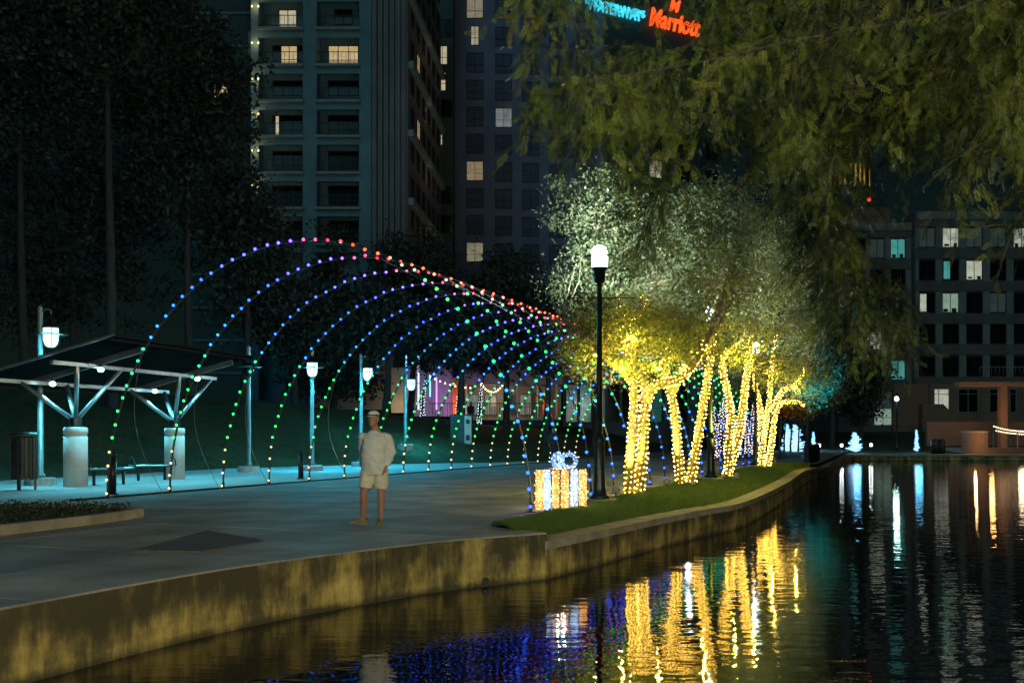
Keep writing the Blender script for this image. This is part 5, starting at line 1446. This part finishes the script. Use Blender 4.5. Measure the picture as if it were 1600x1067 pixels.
# two dark litter bins on the far bank
for i, px in enumerate((1461, 1471)):
    p = far_ground(px, 81.5); t = thing('waste_bin', ['dark rounded bin on the far bank, left one of the pair', 'dark rounded bin on the far bank, right one of the pair'][i], 'litter bin', p, 'pair of far bins')
    ob('body', MB().lathe([(0.28, 0.0), (0.32, 0.9), (0.32, 1.0)], n=14), 'bin_metal', t, True, False); ob('lid', MB().lathe([(0.34, 1.001), (0.30, 1.15), (0.1, 1.25)], n=14), 'bin_metal', t, True, False)

# ================================================================== PEOPLE
def solid(mb, voxel, smooth, name, m, parent, wob=0.0):
    """fuse overlapping volumes into one continuous skin"""
    o = bpy.data.objects.new('tmp', mb.mesh('tmp', None))
    r = o.modifiers.new('r', 'REMESH'); r.mode = 'VOXEL'; r.voxel_size = voxel
    s = o.modifiers.new('s', 'SMOOTH'); s.factor = 0.5; s.iterations = smooth
    me = baked(o)
    me.materials.clear(); me.materials.append(MATS[m])
    if wob:
        for v in me.vertices:
            k = (mnoise.noise(Vector((v.co.x * 9 + v.co.z * 6, v.co.y * 9, v.co.z * 14))) + 0.8 * (0.5 - abs(mnoise.noise(Vector((v.co.x * 5 - v.co.z * 4, v.co.y * 5 + 7, v.co.z * 9 + v.co.x * 6)))) * 2)) * wob
            v.co += v.normal * k
    me.polygons.foreach_set('use_smooth', [True] * len(me.polygons)); me.name = name
    return link(name, me, parent)
def man():
    p = Vector((-2.16, 15.4, 0.0))
    t = thing('person', 'person in pale long-sleeved shirt, shorts and visor cap, hand in pocket, stepping forward', 'person', p)
    V = Vector
    hip_r, hip_l = V((-0.10, 0, 0.88)), V((0.10, 0.02, 0.88))
    kn_r, kn_l = V((-0.145, -0.09, 0.50)), V((0.10, 0.03, 0.49))
    an_r, an_l = V((-0.19, 0.0, 0.105)), V((0.085, 0.05, 0.09))
    b = MB()
    b.tube([hip_r, (hip_r + kn_r) / 2, kn_r, kn_r.lerp(an_r, 0.3), kn_r.lerp(an_r, 0.7), an_r], [0.095, 0.082, 0.060, 0.064, 0.046, 0.038], 12)
    b.tube([hip_l, (hip_l + kn_l) / 2, kn_l, kn_l.lerp(an_l, 0.3), kn_l.lerp(an_l, 0.7), an_l], [0.095, 0.082, 0.060, 0.064, 0.046, 0.038], 12)
    b.tube([an_r + V((0, 0, 0.02)), an_r + V((-0.06, -0.02, -0.045))], [0.040, 0.034], 10)
    b.tube([an_l + V((0, 0, 0.02)), an_l + V((0.01, -0.06, -0.035))], [0.040, 0.034], 10)
    b.tube([V((0, 0, 0.86)), V((0, -0.02, 1.05)), V((0, 0, 1.28)), V((0, 0.01, 1.44)), V((0, 0.0, 1.52)), V((-0.005, -0.015, 1.58))], [(0.16, 0.12), (0.17, 0.14), (0.18, 0.12), (0.12, 0.09), 0.062, 0.06], 14)
    # arms
    sh_l, el_l, wr_l = V((0.20, 0.01, 1.385)), V((0.268, 0.06, 1.14)), V((0.205, -0.06, 0.92))
    sh_r, el_r, wr_r = V((-0.20, 0.02, 1.385)), V((-0.225, 0.09, 1.13)), V((-0.205, 0.03, 0.90))
    b.tube([sh_l, el_l, wr_l], [0.06, 0.045, 0.03], 10); b.tube([sh_r, el_r, wr_r], [0.06, 0.045, 0.03], 10)
    # hands: palm, four curled fingers, thumb
    for wr, s, d in ((wr_l, 1, V((-0.25, -0.25, -1)).normalized()), (wr_r, -1, V((0.1, -0.2, -1)).normalized())):
        side = d.cross(V((0, 1, 0))).normalized(); fwd = side.cross(d)
        b.tube([wr, wr + d * 0.05, wr + d * 0.09], [0.028, (0.042, 0.022), (0.04, 0.018)], 10)
        for k in range(4):
            o = wr + d * 0.085 + fwd * (0.028 - 0.019 * k); l = (0.062, 0.072, 0.068, 0.052)[k]
            b.tube([o, o + d * l * 0.55 - side * 0.006 * s, o + d * l * 0.9 - side * 0.02 * s], [0.0095, 0.009, 0.007], 6)
        o = wr + d * 0.03 + fwd * 0.036; b.tube([o, o + d * 0.035 + fwd * 0.018, o + d * 0.065 + fwd * 0.012], [0.012, 0.011, 0.008], 6)
    # head turned slightly to the left
    hr = Matrix.Rotation(math.radians(-4), 3, 'Z'); hc = V((-0.01, -0.03, 1.665))
    def h(x, y, z): return hc + hr @ V((x, y, z))
    b.ell(hc + V((0, 0, 0.01)), (0.082, 0.102, 0.108), 16, 12, hr); b.ell(h(0, -0.02, -0.055), (0.066, 0.075, 0.07), 14, 10, hr)
    b.tube([h(0, -0.088, 0.022), h(0, -0.108, -0.012), h(0, -0.095, -0.022)], [0.010, 0.016, 0.010], 8)
    for s in (-1, 1):
        b.ell(h(s * 0.08, 0.005, -0.005), (0.014, 0.022, 0.034), 8, 6, hr); b.ell(h(s * 0.032, -0.082, 0.033), (0.024, 0.016, 0.008), 8, 6, hr)
    b.ell(h(0, -0.083, -0.062), (0.026, 0.014, 0.010), 8, 6, hr); b.ell(h(0, -0.07, -0.10), (0.03, 0.028, 0.02), 8, 6, hr)
    body = solid(b, 0.0085, 4, 'body', 'skin', t)
    for s in (-1, 1): ob('eye', MB().ell(h(s * 0.031, -0.083, 0.014), (0.012, 0.010, 0.008), 8, 6, hr), 'hair', body, True, False)
    ob('mouth', MB().ell(h(0, -0.096, -0.058), (0.022, 0.004, 0.004), 8, 4, hr), 'shoe', body, True, False)
    ob('hair', MB().ell(hc + hr @ V((0, 0.025, 0.025)), (0.084, 0.088, 0.085), 14, 10, hr), 'hair', t, True, False)
    # shirt
    s_ = MB()
    s_.tube([V((0, 0.0, 0.83)), V((0, -0.015, 0.92)), V((0, -0.035, 1.06)), V((0, -0.02, 1.22)), V((0, 0.0, 1.36)), V((0, 0.01, 1.44)), V((0, 0.005, 1.495))],
            [(0.200, 0.15), (0.207, 0.165), (0.210, 0.178), (0.207, 0.165), (0.20, 0.135), (0.14, 0.10), (0.074, 0.072)], 22)
    for A, Bm, Cw in ((sh_l, el_l, wr_l), (sh_r, el_r, wr_r)):
        s_.ell(A + V((0, 0, -0.008)), (0.075, 0.082, 0.072), 12, 10); s_.tube([A + V((-0.08 if A.x > 0 else 0.08, 0, 0.03)), A, A.lerp(Bm, 0.5), Bm, Bm.lerp(Cw, 0.5), Bm.lerp(Cw, 0.93)], [0.05, 0.074, 0.074, 0.068, 0.056, 0.044], 14)
    solid(s_, 0.010, 7, 'shirt', 'shirt', t, 0.013)
    # shorts
    q = MB()
    q.tube([V((0, 0, 0.98)), V((0, 0, 0.88)), V((0, 0, 0.79))], [(0.195, 0.15), (0.205, 0.16), (0.19, 0.15)], 20)
    for hp, kn in ((hip_r, kn_r), (hip_l, kn_l)):
        q.tube([hp + V((0, 0, 0.02)), hp.lerp(kn, 0.4), hp.lerp(kn, 0.80)], [(0.115, 0.125), (0.112, 0.118), (0.108, 0.112)], 16)
    sh_o = solid(q, 0.011, 4, 'shorts', 'shorts', t, 0.010)
    # shoes
    for a, d, hh in ((an_r, V((-0.93, -0.37, 0)), 0.03), (an_l, V((0.12, -0.99, 0)), 0.0)):
        d = d.normalized(); g = V((a.x, a.y, 0)) - d * 0.07; tip = 0.0
        k = MB(); k.tube([g + V((0, 0, 0.052)), g + d * 0.10 + V((0, 0, 0.06)), g + d * 0.20 + V((0, 0, 0.046 + hh * 0.4)), g + d * 0.28 + V((0, 0, 0.036 + hh))], [(0.040, 0.045), (0.046, 0.05), (0.048, 0.036), (0.032, 0.022)], 12)
        k.tube([a + V((0, 0, -0.05)), a + V((0, 0, 0.0))], [0.052, 0.05], 10)
        so = solid(k, 0.009, 3, 'shoe', 'shoe', t)
        z = MB(); pr_ = Vector((-d.y, d.x, 0))
        for i in range(2): pass
        pts = [(-0.045, 0.036), (0.05, 0.045), (0.17, 0.05), (0.27, 0.036), (0.30, 0.0), (0.27, -0.036), (0.17, -0.05), (0.05, -0.045), (-0.045, -0.036), (-0.06, 0)]
        z.prism([tuple((g + d * x + pr_ * y)[:2]) for x, y in pts], 0.002, 0.026)
        if hh:
            z.v = [(vx, vy, vz + hh * max(0, (V((vx, vy, 0)) - g).dot(d) - 0.08) / 0.2) for vx, vy, vz in z.v]
        ob('sole', z, 'sole', so, False, False)
    # visor cap
    c = MB().lathe([(0.089, 0.045), (0.092, 0.06), (0.090, 0.085), (0.075, 0.112), (0.045, 0.128), (0.01, 0.133)], (0, 0, 0), 18)
    c.v = [tuple(hc + hr @ Vector((x, y * 1.18 + 0.008, z))) for x, y, z in c.v]
    cp = ob('cap', c, 'cap', t, True, False)
    bd = MB().lathe([(0.0915, 0.038), (0.093, 0.044), (0.093, 0.066), (0.0915, 0.070)], (0, 0, 0), 18); bd.v = [tuple(hc + hr @ Vector((x, y * 1.18 + 0.008, z))) for x, y, z in bd.v]
    ob('band', bd, 'cap_dark', cp, True, False)
    br = []; n = 9
    for i in range(n):
        a = PI + PI * i / (n - 1); br.append((0.078 * math.cos(a), -0.06 + 0.135 * math.sin(a) * 0.85))
    z = MB().prism(br, 0, 0.007); z.v = [tuple(hc + hr @ Vector((x, y, zz + 0.05 - 0.12 * max(0, -y - 0.09) - 1.6 * x * x))) for x, y, zz in z.v]
    ob('brim', z, 'cap', cp, False, False)
    t.rotation_euler.z = math.radians(-12)
man()
def far_person(p, Hh, label, rz, top, stride=0.12):
    t = thing('person', label, 'person', p); V = Vector; k = Hh / 1.75
    b = MB()
    for s in (-1, 1):
        b.tube([V((s * 0.09, 0, 0.88)), V((s * 0.10, -s * stride * 0.5, 0.48)), V((s * 0.10, s * stride * 0.4, 0.08))], [0.09, 0.062, 0.042], 10)
        b.tube([V((s * 0.10, s * stride * 0.4 + 0.04, 0.045)), V((s * 0.11, s * stride * 0.4 - 0.15, 0.035))], [0.045, 0.035], 8)
        b.tube([V((s * 0.19, 0, 1.40)), V((s * 0.25, 0.03, 1.14)), V((s * 0.22, -0.06, 0.90))], [0.065, 0.05, 0.032], 8)
        w = V((s * 0.22, -0.06, 0.90)); b.tube([w, w + V((0, -0.02, -0.08))], [0.028, 0.03], 8)
        for q in range(4): b.tube([w + V((0, -0.04 + 0.02 * q, -0.07)), w + V((-s * 0.01, -0.045 + 0.02 * q, -0.15))], [0.009, 0.007], 5)
        b.tube([w + V((0, -0.04, -0.03)), w + V((-s * 0.01, -0.07, -0.09))], [0.011, 0.008], 5)
    b.tube([V((0, 0, 0.84)), V((0, 0, 1.05)), V((0, 0, 1.3)), V((0, 0, 1.44)), V((0, 0, 1.56))], [(0.17, 0.13), (0.17, 0.14), (0.19, 0.12), (0.10, 0.08), 0.055], 12)
    b.ell((0, -0.01, 1.64), (0.075, 0.095, 0.115), 12, 10); b.tube([V((0, -0.1, 1.66)), V((0, -0.115, 1.62))], 0.014, 6)
    b.v = [tuple(Vector(v) * k) for v in b.v]
    solid(b, 0.018, 3, 'body', 'skin', t)
    c = MB()
    c.tube([V((0, 0, 0.80)), V((0, 0, 1.05)), V((0, 0, 1.3)), V((0, 0, 1.44)), V((0, 0, 1.5))], [(0.20, 0.15), (0.20, 0.16), (0.22, 0.14), (0.14, 0.1), 0.07], 14)
    for s in (-1, 1): c.tube([V((s * 0.12, 0, 1.41)), V((s * 0.19, 0, 1.40)), V((s * 0.25, 0.03, 1.14)), V((s * 0.225, -0.05, 0.93))], [0.07, 0.082, 0.065, 0.045], 10)
    c.v = [tuple(Vector(v) * k) for v in c.v]; solid(c, 0.02, 3, 'jacket', top, t)
    c = MB()
    for s in (-1, 1): c.tube([V((s * 0.085, 0, 0.92)), V((s * 0.10, -s * stride * 0.5, 0.48)), V((s * 0.10, s * stride * 0.4, 0.10))], [0.11, 0.082, 0.065], 10)
    c.v = [tuple(Vector(v) * k) for v in c.v]; solid(c, 0.02, 3, 'trousers', 'dark_cloth', t)
    ob('hair', MB().ell(Vector((0, 0.02, 1.67)) * k, (0.082, 0.092, 0.105), 12, 8), 'hair', t, True, False)
    t.rotation_euler.z = rz
far_person((2.08, 49.3, 0.0), 1.78, 'person in dark clothes walking inside the light tunnel above the present', 0.2, 'dark_cloth')
x = (735 - 800) * 72 / FPX; far_person((x, 72.5, lawn_z(x, 72.5) or 2), 1.72, 'person standing among the patio lights before the cafe', 0.4, 'dark_cloth', 0.02)

# lamp of the camera's own bank, warm, behind the viewer
emis('sodium_globe', (1.0, 0.72, 0.30), 8.0); clear_globe('sodium_globe')
nb = MB().prism([(-12, -40), (30, -40), (30, -2.2), (-12, -2.2)], -1.6, -0.12)
struct('near_bank', nb, 'pad_concrete')
q = globe_lamp((6.5, -8.0, -0.12), 4.5, 'warm street lamp on the near bank behind the viewer', 0, False)
for ch in q.children:
    if ch.name.startswith('globe'): ch.data.materials[0] = MATS['sodium_globe']
    if ch.type == 'LIGHT': ch.data.energy = 14500; ch.location.z -= 0.08; ch.data.shadow_soft_size = 0.4; ch.data.color = (1.0, 0.88, 0.55)
